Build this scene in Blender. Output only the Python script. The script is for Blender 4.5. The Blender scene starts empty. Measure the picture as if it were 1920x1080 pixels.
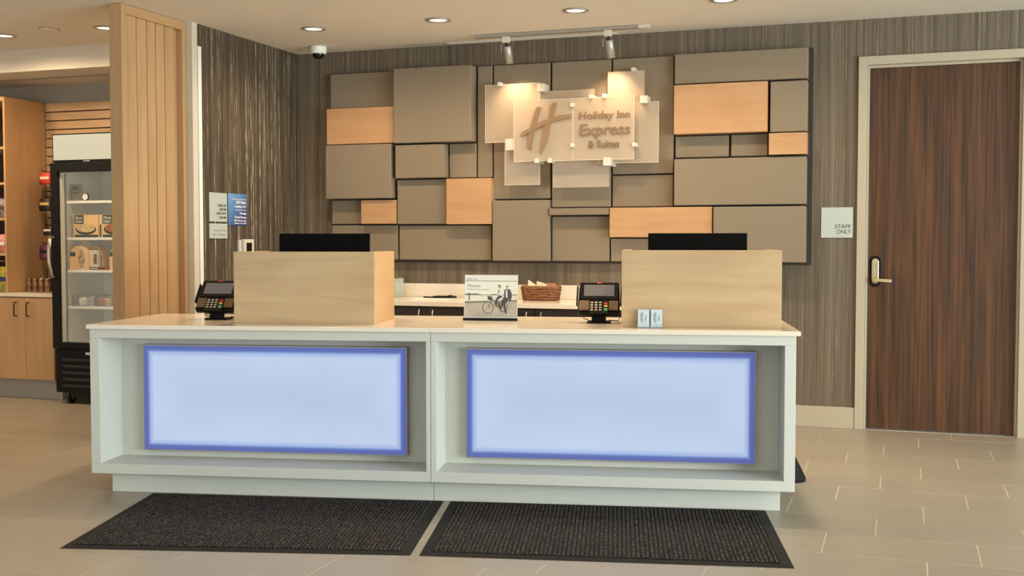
import bpy, bmesh, math, random
from mathutils import Matrix, Vector
random.seed(7)
SC = bpy.context.scene
COL = SC.collection
R = math.radians

# ------------------------------------------------------------------ camera, world, light, exposure
cam_d = bpy.data.cameras.new('camera'); cam = bpy.data.objects.new('camera', cam_d); COL.objects.link(cam)
cam_d.sensor_width = 36.0
cam_d.lens = 36.0 * 2105.8 / 1920.0
cam_d.clip_start = 0.05
cam.location = (0, 0, 1.285)
cam.rotation_euler = (R(90 - 2.377), 0, R(19.253))
SC.camera = cam

W = bpy.data.worlds.new('world'); SC.world = W; W.use_nodes = True
W.node_tree.nodes['Background'].inputs[0].default_value = (0.80, 0.90, 1.0, 1)
W.node_tree.nodes['Background'].inputs[1].default_value = 0.5

SC.view_settings.view_transform = 'Standard'
SC.view_settings.look = 'None'
SC.view_settings.gamma = 1.0
SC.view_settings.use_curve_mapping = False
SC.view_settings.exposure = 0.0

WARM = (1.0, 0.76, 0.50)
WINDOW_POWER, SIDE_WINDOW_POWER, ROW_POWER, LOBBY_POWER, MARKET_POWER, TRACK_POWER, COUNTER_POWER = 92.0, 850.0, 68.0, 24.0, 78.0, 20.0, 120.0

wl = bpy.data.lights.new('window_daylight', 'AREA'); wl.shape = 'RECTANGLE'; wl.size = 9.0; wl.size_y = 2.3
wl.energy = WINDOW_POWER; wl.color = (0.92, 0.97, 0.96)
wo = bpy.data.objects.new('window_daylight', wl); COL.objects.link(wo)
wo.location = (-4.0, -2.3, 1.35); wo.rotation_euler = (R(90), 0, 0)
w2 = bpy.data.lights.new('side_window_daylight', 'AREA'); w2.shape = 'RECTANGLE'; w2.size = 7.0; w2.size_y = 2.2
w2.energy = SIDE_WINDOW_POWER; w2.color = (0.85, 0.96, 0.97)
wo2 = bpy.data.objects.new('side_window_daylight', w2); COL.objects.link(wo2)
wo2.location = (6.3, 2.5, 1.35); wo2.rotation_euler = (R(90), 0, R(90))

# ------------------------------------------------------------------ helpers
def lin(c):
    return tuple(((v / 255.0) / 12.92 if v <= 10 else (((v / 255.0) + 0.055) / 1.055) ** 2.4) for v in c)

def nodes(m):
    m.use_nodes = True
    nt = m.node_tree
    return nt, nt.nodes, nt.links, nt.nodes['Principled BSDF']

def mat(name, rgb, rough=0.5, metal=0.0, var=0.05, scale=10.0, stretch=(1, 1, 1), bump=0.0, rgb2=None, detail=3.0, spec=0.5, coat=0.0, rnd=0.0):
    m = bpy.data.materials.new(name); nt, N, L, B = nodes(m)
    c = lin(rgb); c2 = lin(rgb2) if rgb2 else tuple(min(1, v * (1 + var)) for v in c)
    c1 = c if rgb2 else tuple(v * (1 - var) for v in c)
    tc = N.new('ShaderNodeTexCoord'); mp = N.new('ShaderNodeMapping'); mp.inputs['Scale'].default_value = stretch
    nz = N.new('ShaderNodeTexNoise'); nz.inputs['Scale'].default_value = scale; nz.inputs['Detail'].default_value = detail
    rp = N.new('ShaderNodeValToRGB')
    rp.color_ramp.elements[0].position = 0.3; rp.color_ramp.elements[0].color = (*c1, 1)
    rp.color_ramp.elements[1].position = 0.7; rp.color_ramp.elements[1].color = (*c2, 1)
    L.new(tc.outputs['Object'], mp.inputs[0]); L.new(mp.outputs[0], nz.inputs['Vector']); L.new(nz.outputs['Fac'], rp.inputs[0])
    out = rp.outputs[0]
    if rnd:
        oi = N.new('ShaderNodeObjectInfo'); hs = N.new('ShaderNodeHueSaturation'); mr = N.new('ShaderNodeMapRange')
        mr.inputs['To Min'].default_value = 1 - rnd; mr.inputs['To Max'].default_value = 1 + rnd
        L.new(oi.outputs['Random'], mr.inputs['Value']); L.new(mr.outputs[0], hs.inputs['Value']); L.new(out, hs.inputs['Color']); out = hs.outputs[0]
    L.new(out, B.inputs['Base Color'])
    B.inputs['Roughness'].default_value = rough; B.inputs['Metallic'].default_value = metal
    B.inputs['Specular IOR Level'].default_value = spec; B.inputs['Coat Weight'].default_value = coat
    if bump:
        bp = N.new('ShaderNodeBump'); bp.inputs['Strength'].default_value = bump; bp.inputs['Distance'].default_value = 0.002
        L.new(nz.outputs['Fac'], bp.inputs['Height']); L.new(bp.outputs[0], B.inputs['Normal'])
    return m

def emit(name, rgb, strength):
    m = bpy.data.materials.new(name); nt, N, L, B = nodes(m)
    c = lin(rgb)
    B.inputs['Base Color'].default_value = (*[v * 0.08 for v in c], 1); B.inputs['Emission Color'].default_value = (*c, 1)
    B.inputs['Emission Strength'].default_value = strength
    return m

def wood(name, dark, light, axis='x', rough=0.42, grain=26.0, long=1.6, coat=0.0, rnd=0.03, sharp=0.5):
    m = bpy.data.materials.new(name); nt, N, L, B = nodes(m)
    tc = N.new('ShaderNodeTexCoord'); oi = N.new('ShaderNodeObjectInfo')
    off = N.new('ShaderNodeVectorMath'); off.operation = 'ADD'
    sc = N.new('ShaderNodeVectorMath'); sc.operation = 'SCALE'; sc.inputs['Scale'].default_value = 13.0
    cmb = N.new('ShaderNodeCombineXYZ')
    for i in range(3): L.new(oi.outputs['Random'], cmb.inputs[i])
    L.new(cmb.outputs[0], sc.inputs[0]); L.new(tc.outputs['Object'], off.inputs[0]); L.new(sc.outputs[0], off.inputs[1])
    mp = N.new('ShaderNodeMapping')
    s = {'x': (long, grain, grain), 'y': (grain, long, grain), 'z': (grain, grain, long)}[axis]
    mp.inputs['Scale'].default_value = s
    L.new(off.outputs[0], mp.inputs[0])
    n1 = N.new('ShaderNodeTexNoise'); n1.inputs['Scale'].default_value = 1.0; n1.inputs['Detail'].default_value = 6.0; n1.inputs['Distortion'].default_value = 0.7
    L.new(mp.outputs[0], n1.inputs['Vector'])
    mp2 = N.new('ShaderNodeMapping'); mp2.inputs['Scale'].default_value = tuple(v * 0.16 + 0.6 for v in s); L.new(off.outputs[0], mp2.inputs[0])
    n2 = N.new('ShaderNodeTexNoise'); n2.inputs['Scale'].default_value = 1.0; n2.inputs['Detail'].default_value = 2.0; n2.inputs['Distortion'].default_value = 1.2
    L.new(mp2.outputs[0], n2.inputs['Vector'])
    mx = N.new('ShaderNodeMath'); mx.operation = 'MULTIPLY_ADD'; mx.inputs[1].default_value = sharp
    L.new(n1.outputs['Fac'], mx.inputs[0])
    m2 = N.new('ShaderNodeMath'); m2.operation = 'MULTIPLY'; m2.inputs[1].default_value = 1 - sharp; L.new(n2.outputs['Fac'], m2.inputs[0]); L.new(m2.outputs[0], mx.inputs[2])
    rp = N.new('ShaderNodeValToRGB')
    rp.color_ramp.elements[0].position = 0.36; rp.color_ramp.elements[0].color = (*lin(dark), 1)
    rp.color_ramp.elements[1].position = 0.62; rp.color_ramp.elements[1].color = (*lin(light), 1)
    L.new(mx.outputs[0], rp.inputs[0])
    hs = N.new('ShaderNodeHueSaturation'); mr = N.new('ShaderNodeMapRange'); mr.inputs['To Min'].default_value = 1 - rnd; mr.inputs['To Max'].default_value = 1 + rnd
    L.new(oi.outputs['Random'], mr.inputs['Value']); L.new(mr.outputs[0], hs.inputs['Value']); L.new(rp.outputs[0], hs.inputs['Color'])
    L.new(hs.outputs[0], B.inputs['Base Color'])
    B.inputs['Roughness'].default_value = rough; B.inputs['Coat Weight'].default_value = coat; B.inputs['Specular IOR Level'].default_value = 0.4
    return m

def wallpaper(name, dark, mid, light, fine, coarse, thr):
    """woven grass-cloth paper: vertical threads, some of them pale"""
    m = bpy.data.materials.new(name); nt, N, L, B = nodes(m)
    tc = N.new('ShaderNodeTexCoord')
    def nz(s, det=2.0):
        mp = N.new('ShaderNodeMapping'); mp.inputs['Scale'].default_value = s; L.new(tc.outputs['Object'], mp.inputs[0])
        n = N.new('ShaderNodeTexNoise'); n.inputs['Scale'].default_value = 1.0; n.inputs['Detail'].default_value = det; L.new(mp.outputs[0], n.inputs['Vector']); return n
    a = nz((fine, fine, 0.9), 3.0); b = nz((coarse, coarse, 0.35), 2.0); w = nz((fine * 1.5, fine * 1.5, 150.0), 1.0); br = nz((60, 60, 9), 2.0)
    r1 = N.new('ShaderNodeValToRGB'); r1.color_ramp.elements[0].position = 0.34; r1.color_ramp.elements[1].position = 0.66
    r1.color_ramp.elements[0].color = (*lin(dark), 1); r1.color_ramp.elements[1].color = (*lin(mid), 1)
    mxf = N.new('ShaderNodeMath'); mxf.operation = 'MULTIPLY_ADD'; mxf.inputs[1].default_value = 0.45; L.new(b.outputs['Fac'], mxf.inputs[0])
    mm = N.new('ShaderNodeMath'); mm.operation = 'MULTIPLY'; mm.inputs[1].default_value = 0.55; L.new(a.outputs['Fac'], mm.inputs[0]); L.new(mm.outputs[0], mxf.inputs[2])
    L.new(mxf.outputs[0], r1.inputs[0])
    r2 = N.new('ShaderNodeValToRGB'); r2.color_ramp.elements[0].position = thr; r2.color_ramp.elements[1].position = thr + 0.1
    r2.color_ramp.elements[0].color = (0, 0, 0, 1); r2.color_ramp.elements[1].color = (1, 1, 1, 1)
    L.new(a.outputs['Fac'], r2.inputs[0])
    mul = N.new('ShaderNodeMath'); mul.operation = 'MULTIPLY'; L.new(r2.outputs[0], mul.inputs[0])
    r3 = N.new('ShaderNodeValToRGB'); r3.color_ramp.elements[0].position = 0.35; r3.color_ramp.elements[1].position = 0.65
    L.new(br.outputs['Fac'], r3.inputs[0]); L.new(r3.outputs[0], mul.inputs[1])
    mix = N.new('ShaderNodeMix'); mix.data_type = 'RGBA'; L.new(mul.outputs[0], mix.inputs[0]); L.new(r1.outputs[0], mix.inputs[6]); mix.inputs[7].default_value = (*lin(light), 1)
    # weft: fine horizontal flicker
    mw = N.new('ShaderNodeMix'); mw.data_type = 'RGBA'; mw.blend_type = 'MULTIPLY'; mw.inputs[0].default_value = 0.55
    L.new(mix.outputs[2], mw.inputs[6])
    rw = N.new('ShaderNodeValToRGB'); rw.color_ramp.elements[0].color = (0.62, 0.62, 0.62, 1); rw.color_ramp.elements[0].position = 0.3; rw.color_ramp.elements[1].position = 0.7
    rw.color_ramp.elements[1].color = (1.3, 1.3, 1.3, 1)
    L.new(w.outputs['Fac'], rw.inputs[0]); L.new(rw.outputs[0], mw.inputs[7])
    L.new(mw.outputs[2], B.inputs['Base Color'])
    B.inputs['Roughness'].default_value = 0.62; B.inputs['Specular IOR Level'].default_value = 0.3
    bp = N.new('ShaderNodeBump'); bp.inputs['Strength'].default_value = 0.25; bp.inputs['Distance'].default_value = 0.0015
    L.new(a.outputs['Fac'], bp.inputs['Height']); L.new(bp.outputs[0], B.inputs['Normal'])
    return m

def clear_glass(name, tint=(253, 254, 254), gloss=0.06, fog=0.02):
    m = bpy.data.materials.new(name); m.use_nodes = True; nt = m.node_tree; N = nt.nodes; L = nt.links
    N.remove(N['Principled BSDF'])
    tr = N.new('ShaderNodeBsdfTransparent'); tr.inputs[0].default_value = (*lin(tint), 1)
    gl = N.new('ShaderNodeBsdfGlossy'); gl.inputs['Roughness'].default_value = 0.03
    df = N.new('ShaderNodeBsdfDiffuse'); df.inputs[0].default_value = (0.8, 0.8, 0.8, 1)
    m1 = N.new('ShaderNodeMixShader'); m1.inputs[0].default_value = gloss; L.new(tr.outputs[0], m1.inputs[1]); L.new(gl.outputs[0], m1.inputs[2])
    m2 = N.new('ShaderNodeMixShader'); m2.inputs[0].default_value = fog; L.new(m1.outputs[0], m2.inputs[1]); L.new(df.outputs[0], m2.inputs[2])
    L.new(m2.outputs[0], N['Material Output'].inputs[0])
    return m

def frosted(name, rgb, clear=0.45, gloss=0.07):
    m = bpy.data.materials.new(name); m.use_nodes = True; nt = m.node_tree; N = nt.nodes; L = nt.links
    N.remove(N['Principled BSDF'])
    tr = N.new('ShaderNodeBsdfTransparent'); tr.inputs[0].default_value = (*lin((246, 244, 240)), 1)
    df = N.new('ShaderNodeBsdfDiffuse'); df.inputs[0].default_value = (*lin(rgb), 1)
    tl = N.new('ShaderNodeBsdfTranslucent'); tl.inputs[0].default_value = (*lin(rgb), 1)
    gl = N.new('ShaderNodeBsdfGlossy'); gl.inputs['Roughness'].default_value = 0.22
    a = N.new('ShaderNodeMixShader'); a.inputs[0].default_value = 0.35; L.new(df.outputs[0], a.inputs[1]); L.new(tl.outputs[0], a.inputs[2])
    b = N.new('ShaderNodeMixShader'); b.inputs[0].default_value = clear; L.new(a.outputs[0], b.inputs[1]); L.new(tr.outputs[0], b.inputs[2])
    c = N.new('ShaderNodeMixShader'); c.inputs[0].default_value = gloss; L.new(b.outputs[0], c.inputs[1]); L.new(gl.outputs[0], c.inputs[2])
    L.new(c.outputs[0], N['Material Output'].inputs[0])
    return m

class MB:
    """collects simple shapes; build() links them as ONE mesh object"""
    def __init__(s): s.v = []; s.f = []; s.m = []; s.smooth = []
    def face(s, idx, mi=0, sm=False): s.f.append(idx); s.m.append(mi); s.smooth.append(sm)
    def box(s, x0, x1, y0, y1, z0, z1, mi=0):
        b = len(s.v)
        s.v += [(x0, y0, z0), (x1, y0, z0), (x1, y1, z0), (x0, y1, z0), (x0, y0, z1), (x1, y0, z1), (x1, y1, z1), (x0, y1, z1)]
        for q in ((0, 3, 2, 1), (4, 5, 6, 7), (0, 1, 5, 4), (1, 2, 6, 5), (2, 3, 7, 6), (3, 0, 4, 7)): s.face([b + i for i in q], mi)
        return s
    def obox(s, c, ax, ay, az, mi=0):
        """oriented box: centre and three half-axis vectors"""
        b = len(s.v); c, ax, ay, az = map(Vector, (c, ax, ay, az))
        for sz in (-1, 1):
            for sx, sy in ((-1, -1), (1, -1), (1, 1), (-1, 1)): s.v.append(tuple(c + ax * sx + ay * sy + az * sz))
        for q in ((0, 3, 2, 1), (4, 5, 6, 7), (0, 1, 5, 4), (1, 2, 6, 5), (2, 3, 7, 6), (3, 0, 4, 7)): s.face([b + i for i in q], mi)
        return s
    def prism(s, pts, o, u, w, d, mi=0):
        """polygon pts (u,v) in plane spanned by u,w at o, extruded along d"""
        b = len(s.v); n = len(pts); o, u, w, d = map(Vector, (o, u, w, d))
        for k in (0, 1):
            for p in pts: s.v.append(tuple(o + u * p[0] + w * p[1] + d * k))
        s.face([b + i for i in reversed(range(n))], mi); s.face([b + n + i for i in range(n)], mi)
        for i in range(n):
            j = (i + 1) % n; s.face([b + i, b + j, b + n + j, b + n + i], mi)
        return s
    def lathe(s, prof, c=(0, 0, 0), seg=20, mi=0, axis='z', caps=True):
        b = len(s.v); n = len(prof); cx, cy, cz = c
        for i in range(seg):
            t = 2 * math.pi * i / seg; ct, st = math.cos(t), math.sin(t)
            for r, h in prof:
                p = {'z': (r * ct, r * st, h), 'y': (r * ct, h, r * st), 'x': (h, r * ct, r * st)}[axis]
                s.v.append((p[0] + cx, p[1] + cy, p[2] + cz))
        for i in range(seg):
            j = (i + 1) % seg
            for k in range(n - 1): s.face([b + i * n + k, b + j * n + k, b + j * n + k + 1, b + i * n + k + 1], mi, True)
        if caps:
            s.face([b + i * n for i in range(seg)][::-1], mi); s.face([b + i * n + n - 1 for i in range(seg)], mi)
        return s
    def tube(s, path, r, seg=8, mi=0):
        path = [Vector(p) for p in path]; b = len(s.v); n = len(path)
        for i, p in enumerate(path):
            d = (path[min(i + 1, n - 1)] - path[max(i - 1, 0)]).normalized()
            up = Vector((0, 0, 1)) if abs(d.z) < 0.9 else Vector((0, 1, 0))
            a = d.cross(up).normalized(); c = a.cross(d)
            rr = r[i] if isinstance(r, (list, tuple)) else r
            for k in range(seg):
                t = 2 * math.pi * k / seg; s.v.append(tuple(p + a * rr * math.cos(t) + c * rr * math.sin(t)))
        for i in range(n - 1):
            for k in range(seg):
                j = (k + 1) % seg; s.face([b + i * seg + k, b + i * seg + j, b + (i + 1) * seg + j, b + (i + 1) * seg + k], mi, True)
        s.face([b + k for k in range(seg)][::-1], mi); s.face([b + (n - 1) * seg + k for k in range(seg)], mi)
        return s
    def build(s, name, mats, parent=None, bevel=0.0, loc=None, seg=2):
        me = bpy.data.meshes.new(name); me.from_pydata(s.v, [], s.f)
        if not isinstance(mats, (list, tuple)): mats = [mats]
        for m in mats: me.materials.append(m)
        for p, mi, sm in zip(me.polygons, s.m, s.smooth): p.material_index = mi; p.use_smooth = sm
        bm = bmesh.new(); bm.from_mesh(me); bmesh.ops.recalc_face_normals(bm, faces=bm.faces); bm.to_mesh(me); bm.free()
        o = bpy.data.objects.new(name, me); COL.objects.link(o)
        if parent: o.parent = parent
        if loc: o.location = loc
        if bevel:
            bv = o.modifiers.new('bevel', 'BEVEL'); bv.width = bevel; bv.segments = seg; bv.limit_method = 'ANGLE'; bv.angle_limit = R(40)
        return o

def box(name, m, b, parent=None, bevel=0.0, seg=2):
    return MB().box(*b).build(name, m, parent, bevel, seg=seg)

def tag(o, label, cat=None, group=None):
    o['label'] = label
    if cat: o['category'] = cat
    if group: o['group'] = group
    return o
def thing(name, label, cat, loc=(0, 0, 0), rotz=0.0, group=None):
    o = bpy.data.objects.new(name, None); COL.objects.link(o); o.empty_display_size = 0.05
    o.location = loc; o.rotation_euler = (0, 0, rotz)
    return tag(o, label, cat, group)
def struct(o, label=None):
    o['kind'] = 'structure'
    if label: o['label'] = label
    return o
def sub(o, label): o['label'] = label; return o

def text(name, s, size, m, parent, origin, U, V, align='LEFT', ext=0.0008, shear=0.0, width=None, height=None, bold=0.0):
    """lettering as a mesh; U = reading direction, V = up, in the parent's frame"""
    cu = bpy.data.curves.new(name, 'FONT'); cu.body = s; cu.size = size; cu.extrude = ext; cu.shear = shear; cu.align_x = align; cu.resolution_u = 3; cu.offset = bold * size
    t = bpy.data.objects.new(name + '_tmp', cu)
    me = bpy.data.meshes.new_from_object(t); bpy.data.objects.remove(t)
    me.name = name
    if len(me.vertices) and (width or height):
        xs = [v.co.x for v in me.vertices]; ys = [v.co.y for v in me.vertices]
        fx = width / (max(xs) - min(xs)) if width else 1.0; fy = height / (max(ys) - min(ys)) if height else (1.0 if not width else min(1.0, fx * 1.15))
        for v in me.vertices: v.co.x *= fx; v.co.y *= fy
    me.materials.clear(); me.materials.append(m)
    o = bpy.data.objects.new(name, me); COL.objects.link(o); o.parent = parent
    U = Vector(U).normalized(); V = Vector(V).normalized(); Wv = U.cross(V)
    M = Matrix((U, V, Wv)).transposed().to_4x4(); M.translation = Vector(origin)
    o.matrix_local = M
    return o

# desk frame: the front desk stands at an angle to the room
DKX, DKY, DKA = -3.8989, 4.633, R(12.0355)
def dw(a, b, z): return (DKX + a * math.cos(DKA) - b * math.sin(DKA), DKY + a * math.sin(DKA) + b * math.cos(DKA), z)

# ------------------------------------------------------------------ materials
M = {}
M['ceiling'] = mat('ceiling_paint', (226, 220, 208), 0.9, var=0.015, scale=3)
M['white'] = mat('white_paint', (206, 197, 178), 0.6, var=0.02, scale=4)
M['jamb'] = mat('painted_frame', (176, 164, 143), 0.45, var=0.02, scale=6)
M['wall_grey'] = mat('grey_paint', (170, 166, 156), 0.8, var=0.02, scale=4)
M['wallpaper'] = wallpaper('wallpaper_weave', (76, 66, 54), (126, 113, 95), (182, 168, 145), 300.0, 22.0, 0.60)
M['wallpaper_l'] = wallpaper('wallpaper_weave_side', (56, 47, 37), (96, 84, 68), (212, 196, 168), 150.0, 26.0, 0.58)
M['tile'] = mat('porcelain_tile', (152, 143, 129), 0.36, var=0.04, scale=5, stretch=(1, 7, 1), rnd=0.03, spec=0.45)
M['grout'] = mat('grout', (192, 184, 168), 0.9, var=0.08, scale=30)
M['maple'] = wood('maple_veneer', (180, 150, 113), (196, 166, 128), 'x', 0.38, grain=18.0, long=2.2)
M['maple_v'] = wood('maple_veneer_upright', (178, 141, 99), (191, 155, 112), 'z', 0.4, grain=18.0, long=1.2)
M['maple_y'] = wood('maple_veneer_side', (178, 141, 99), (191, 155, 112), 'y', 0.4, grain=18.0, long=2.2)
M['maple_wall'] = wood('maple_wall_block', (174, 134, 95), (188, 148, 108), 'x', 0.4, grain=18.0, long=2.2)
M['walnut'] = wood('walnut_door', (50, 31, 17), (95, 61, 34), 'z', 0.5, grain=60.0, long=1.1, rnd=0.0, sharp=0.62)
M['fabric'] = mat('grey_felt', (134, 121, 103), 0.95, var=0.13, scale=420, bump=0.35, spec=0.1, rnd=0.035)
M['backing'] = mat('backing_board', (58, 52, 45), 0.9, var=0.05)
M['desk_white'] = mat('desk_laminate', (198, 198, 190), 0.45, var=0.045, scale=14, stretch=(0.6, 30, 30), detail=5)
M['desk_white_v'] = mat('desk_laminate_upright', (198, 198, 190), 0.45, var=0.045, scale=14, stretch=(30, 30, 0.6), detail=5)
M['quartz'] = mat('quartz_top', (226, 214, 196), 0.16, var=0.03, scale=160, coat=0.2)
M['black'] = mat('black_plastic', (10, 10, 10), 0.5, var=0.1, spec=0.25)
M['black_gloss'] = mat('black_gloss', (10, 10, 10), 0.12, var=0.1)
M['black_matte'] = mat('black_matte', (17, 16, 15), 0.75, var=0.15, spec=0.25)
M['rubber'] = mat('mat_rubber', (31, 30, 29), 0.8, var=0.12, scale=60, spec=0.2)
M['steel'] = mat('brushed_steel', (190, 184, 172), 0.3, metal=1.0, var=0.06, scale=30, stretch=(1, 1, 12))
M['brass'] = mat('satin_brass', (206, 182, 140), 0.3, metal=1.0, var=0.08, scale=30)
M['satin'] = mat('satin_silver', (176, 172, 164), 0.42, metal=0.55, var=0.03)
M['monitor'] = mat('monitor_black', (8, 8, 8), 0.75, var=0.1, spec=0.08)
M['alu'] = mat('aluminium_track', (168, 164, 156), 0.45, metal=0.7, var=0.05)
M['espresso'] = wood('espresso_laminate', (38, 30, 26), (56, 46, 40), 'x', 0.45, grain=40)
M['plain_white'] = mat('plain_white', (232, 232, 226), 0.5, var=0.02)
M['ivory'] = mat('ivory_plastic', (206, 200, 184), 0.45, var=0.03)
M['ink'] = mat('black_ink', (28, 28, 30), 0.6)
M['ink_grey'] = mat('grey_ink', (140, 140, 136), 0.6)
M['sign_plate'] = mat('sign_plate', (180, 187, 180), 0.4, var=0.02)
M['frost'] = frosted('frosted_glass', (228, 210, 186), 0.56)
M['frost_main'] = frosted('frosted_glass_front', (232, 214, 190), 0.54)
M['acrylic_edge'] = mat('acrylic_letter', (126, 102, 76), 0.25, var=0.03)
M['emblem'] = mat('emblem_acrylic', (136, 110, 82), 0.3, var=0.03)
M['glass'] = clear_glass('clear_glass', gloss=0.04, fog=0.01)
M['acrylic'] = clear_glass('clear_acrylic', gloss=0.08, fog=0.07)
M['cooler_white'] = mat('cooler_lining', (214, 214, 206), 0.5, var=0.03)
M['lamp'] = emit('lamp_lens', (255, 236, 206), 1.6)
M['cooler_sign'] = emit('cooler_sign_panel', (218, 212, 182), 0.78)

# ------------------------------------------------------------------ the setting
D, XL, ZC = 8.0, -4.616, 2.782
X0, X1, YF = -8.4, 6.4, -2.6
# floor: slab of grout with single tiles
flo = struct(box('floor', M['grout'], (X0, X1, YF, 8.1, -0.06, -0.0011)), 'beige plank tile floor in a third-offset bond')
TW, TH, G = 0.615, 0.333, 0.006
tm = MB().box(0, TW - G, 0, TH - G, -0.003, 0.0)
tile_me = None
cells = []
for r in range(-24, 8):
    y = 5.76 + r * TH
    if y > D - 0.02 or y + TH < 0.4: continue
    off = 0.31 + (TW / 3) * (r % 3)
    for c in range(-16, 10):
        x = off + c * TW
        if x < X0 or x + TW > X1: continue
        cells.append((x, y))
def in_view(x, y):
    a = R(19.253); dx = x * math.cos(a) + y * math.sin(a); dd = -x * math.sin(a) + y * math.cos(a)
    if dd < 0.3: return 99
    px = abs(dx / dd) * 2105.8 / 960; py = (1.285 / dd + math.tan(R(2.377)) * -1) * 2105.8 / 540
    return max(px, py)
cells.sort(key=lambda q: in_view(q[0] + TW / 2, q[1] + TH / 2))
rest = MB()
for i, (x, y) in enumerate(cells):
    h = TH - G if y + TH <= D else D - y - 0.001
    if i < 290:
        if h < TH - G: o = MB().box(0, TW - G, 0, h, -0.003, 0.0).build('tile', M['tile'], flo); 
        elif tile_me is None: o = tm.build('tile', M['tile'], flo); tile_me = o.data
        else:
            o = bpy.data.objects.new('tile', tile_me); COL.objects.link(o); o.parent = flo
        o.location = (x, y, random.uniform(-0.0003, 0.0003))
    else: rest.box(x, x + TW - G, y, y + h, -0.003, 0.0)
ro = rest.build('tile_field', M['tile'], flo); ro['kind'] = 'stuff'

struct(box('ceiling', M['ceiling'], (X0, X1, YF, 8.1, ZC, ZC + 0.08)), 'plain painted ceiling')
struct(box('wall_back', M['wallpaper'], (XL, -0.275, D, 8.1, 0, ZC)), 'dark woven wallpaper on the wall behind the desk')
struct(MB().box(-0.275, 0.735, D, 8.1, 2.49, ZC).box(0.735, X1, D, 8.1, 0, ZC).build('wall_back_right', M['wallpaper']), 'dark woven wallpaper around the staff door')
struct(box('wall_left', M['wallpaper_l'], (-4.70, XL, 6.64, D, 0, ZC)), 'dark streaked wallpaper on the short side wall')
struct(box('wall_left_end', M['white'], (-4.80, -4.614, 6.58, 6.64, 0, ZC)), 'white painted end of the short side wall')
struct(box('wall_left_market_side', M['white'], (-4.80, -4.70, 6.64, D, 0, ZC)))
struct(box('wall_market', M['wall_grey'], (X0, -4.80, 7.80, 7.9, 0, ZC)), 'grey painted wall above the slatted display wall')
struct(box('wall_far_left', M['white'], (X0 - 0.1, X0, YF, 8.1, 0, ZC)))
struct(MB().box(X1, X1 + 0.1, YF, -1.0, 0, ZC).box(X1, X1 + 0.1, 6.0, 8.1, 0, ZC).box(X1, X1 + 0.1, -1.0, 6.0, 0, 0.15).box(X1, X1 + 0.1, -1.0, 6.0, 2.6, ZC).build('wall_right', M['white']))
for i in range(3):
    y = -1.0 + i * 2.3333
    fr = MB().box(X1 + 0.02, X1 + 0.08, y, y + 0.05, 0.15, 2.6).box(X1 + 0.02, X1 + 0.08, y + 2.28, y + 2.333, 0.15, 2.6).box(X1 + 0.02, X1 + 0.08, y + 0.05, y + 2.28, 0.15, 0.2).box(X1 + 0.02, X1 + 0.08, y + 0.05, y + 2.28, 2.55, 2.6)
    w = struct(fr.build('window_%d' % (i + 5), M['alu']))
    box('pane', M['glass'], (X1 + 0.045, X1 + 0.055, y + 0.05, y + 2.28, 0.2, 2.55), w)
wf = MB().box(X0, X1, YF - 0.1, YF, 0, 0.15).box(X0, X1, YF - 0.1, YF, 2.6, ZC).box(X0, -6.6, YF - 0.1, YF, 0.15, 2.6).box(2.6, X1, YF - 0.1, YF, 0.15, 2.6)
struct(wf.build('wall_front', M['white']))
for i in range(4):
    x = -6.6 + i * 2.3
    fr = MB().box(x, x + 0.05, YF - 0.08, YF - 0.02, 0.15, 2.6).box(x + 2.25, x + 2.3, YF - 0.08, YF - 0.02, 0.15, 2.6).box(x + 0.05, x + 2.25, YF - 0.08, YF - 0.02, 0.15, 0.2).box(x + 0.05, x + 2.25, YF - 0.08, YF - 0.02, 2.55, 2.6)
    w = struct(fr.build('window_%d' % (i + 1), M['alu']))
    box('pane', M['glass'], (x + 0.05, x + 2.25, YF - 0.055, YF - 0.045, 0.2, 2.55), w)
struct(box('ceiling_soffit', M['ceiling'], (X0, -4.80, 7.09, 7.80, 2.612, ZC)), 'lowered soffit over the snack alcove')
struct(box('trim_1', M['alu'], (X0, -4.80, 7.41, 7.44, 2.606, 2.612)), 'pale shutter track set in the soffit underside')
struct(MB().box(-1.35, -0.305, D - 0.014, D, 0, 0.147).build('baseboard_back', M['jamb'], bevel=0.003), 'cream baseboard beside the staff door')
struct(MB().box(0.77, X1, D - 0.014, D, 0, 0.147).build('baseboard_back_right', M['jamb'], bevel=0.003))

# door
dr = struct(box('door_1', M['walnut'], (-0.234, 0.692, D + 0.035, D + 0.08, 0.008, 2.452)), 'tall walnut-grained staff door')
fr = MB()
for a, b_ in ((-0.308, -0.252), (0.712, 0.768)): fr.box(a, b_, D - 0.02, D + 0.1, 0, 2.53)
fr.box(-0.252, 0.712, D - 0.02, D + 0.1, 2.472, 2.53)
fr.box(-0.252, -0.236, D + 0.018, D + 0.1, 0, 2.472).box(0.696, 0.712, D + 0.018, D + 0.1, 0, 2.472).box(-0.236, 0.696, D + 0.018, D + 0.1, 2.454, 2.472)
struct(fr.build('trim_2', M['jamb'], bevel=0.002), 'cream painted frame around the staff door')
def capsule(r, h, n=10):
    return [(r * math.cos(t), h / 2 - r + r * math.sin(t)) for t in [math.pi * i / n for i in range(n + 1)]] + [(r * math.cos(t), -h / 2 + r + r * math.sin(t)) for t in [math.pi + math.pi * i / n for i in range(n + 1)]]
yd = D + 0.035
lk = MB().prism(capsule(0.036, 0.212), (-0.186, yd, 1.082), (1, 0, 0), (0, 0, 1), (0, -0.008, 0)).build('lock_backplate', M['black_matte'], dr, 0.002)
MB().prism(capsule(0.0235, 0.172), (-0.186, yd - 0.008, 1.083), (1, 0, 0), (0, 0, 1), (0, -0.016, 0)).build('keypad_housing', M['brass'], lk, 0.003)
kb = MB()
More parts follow.
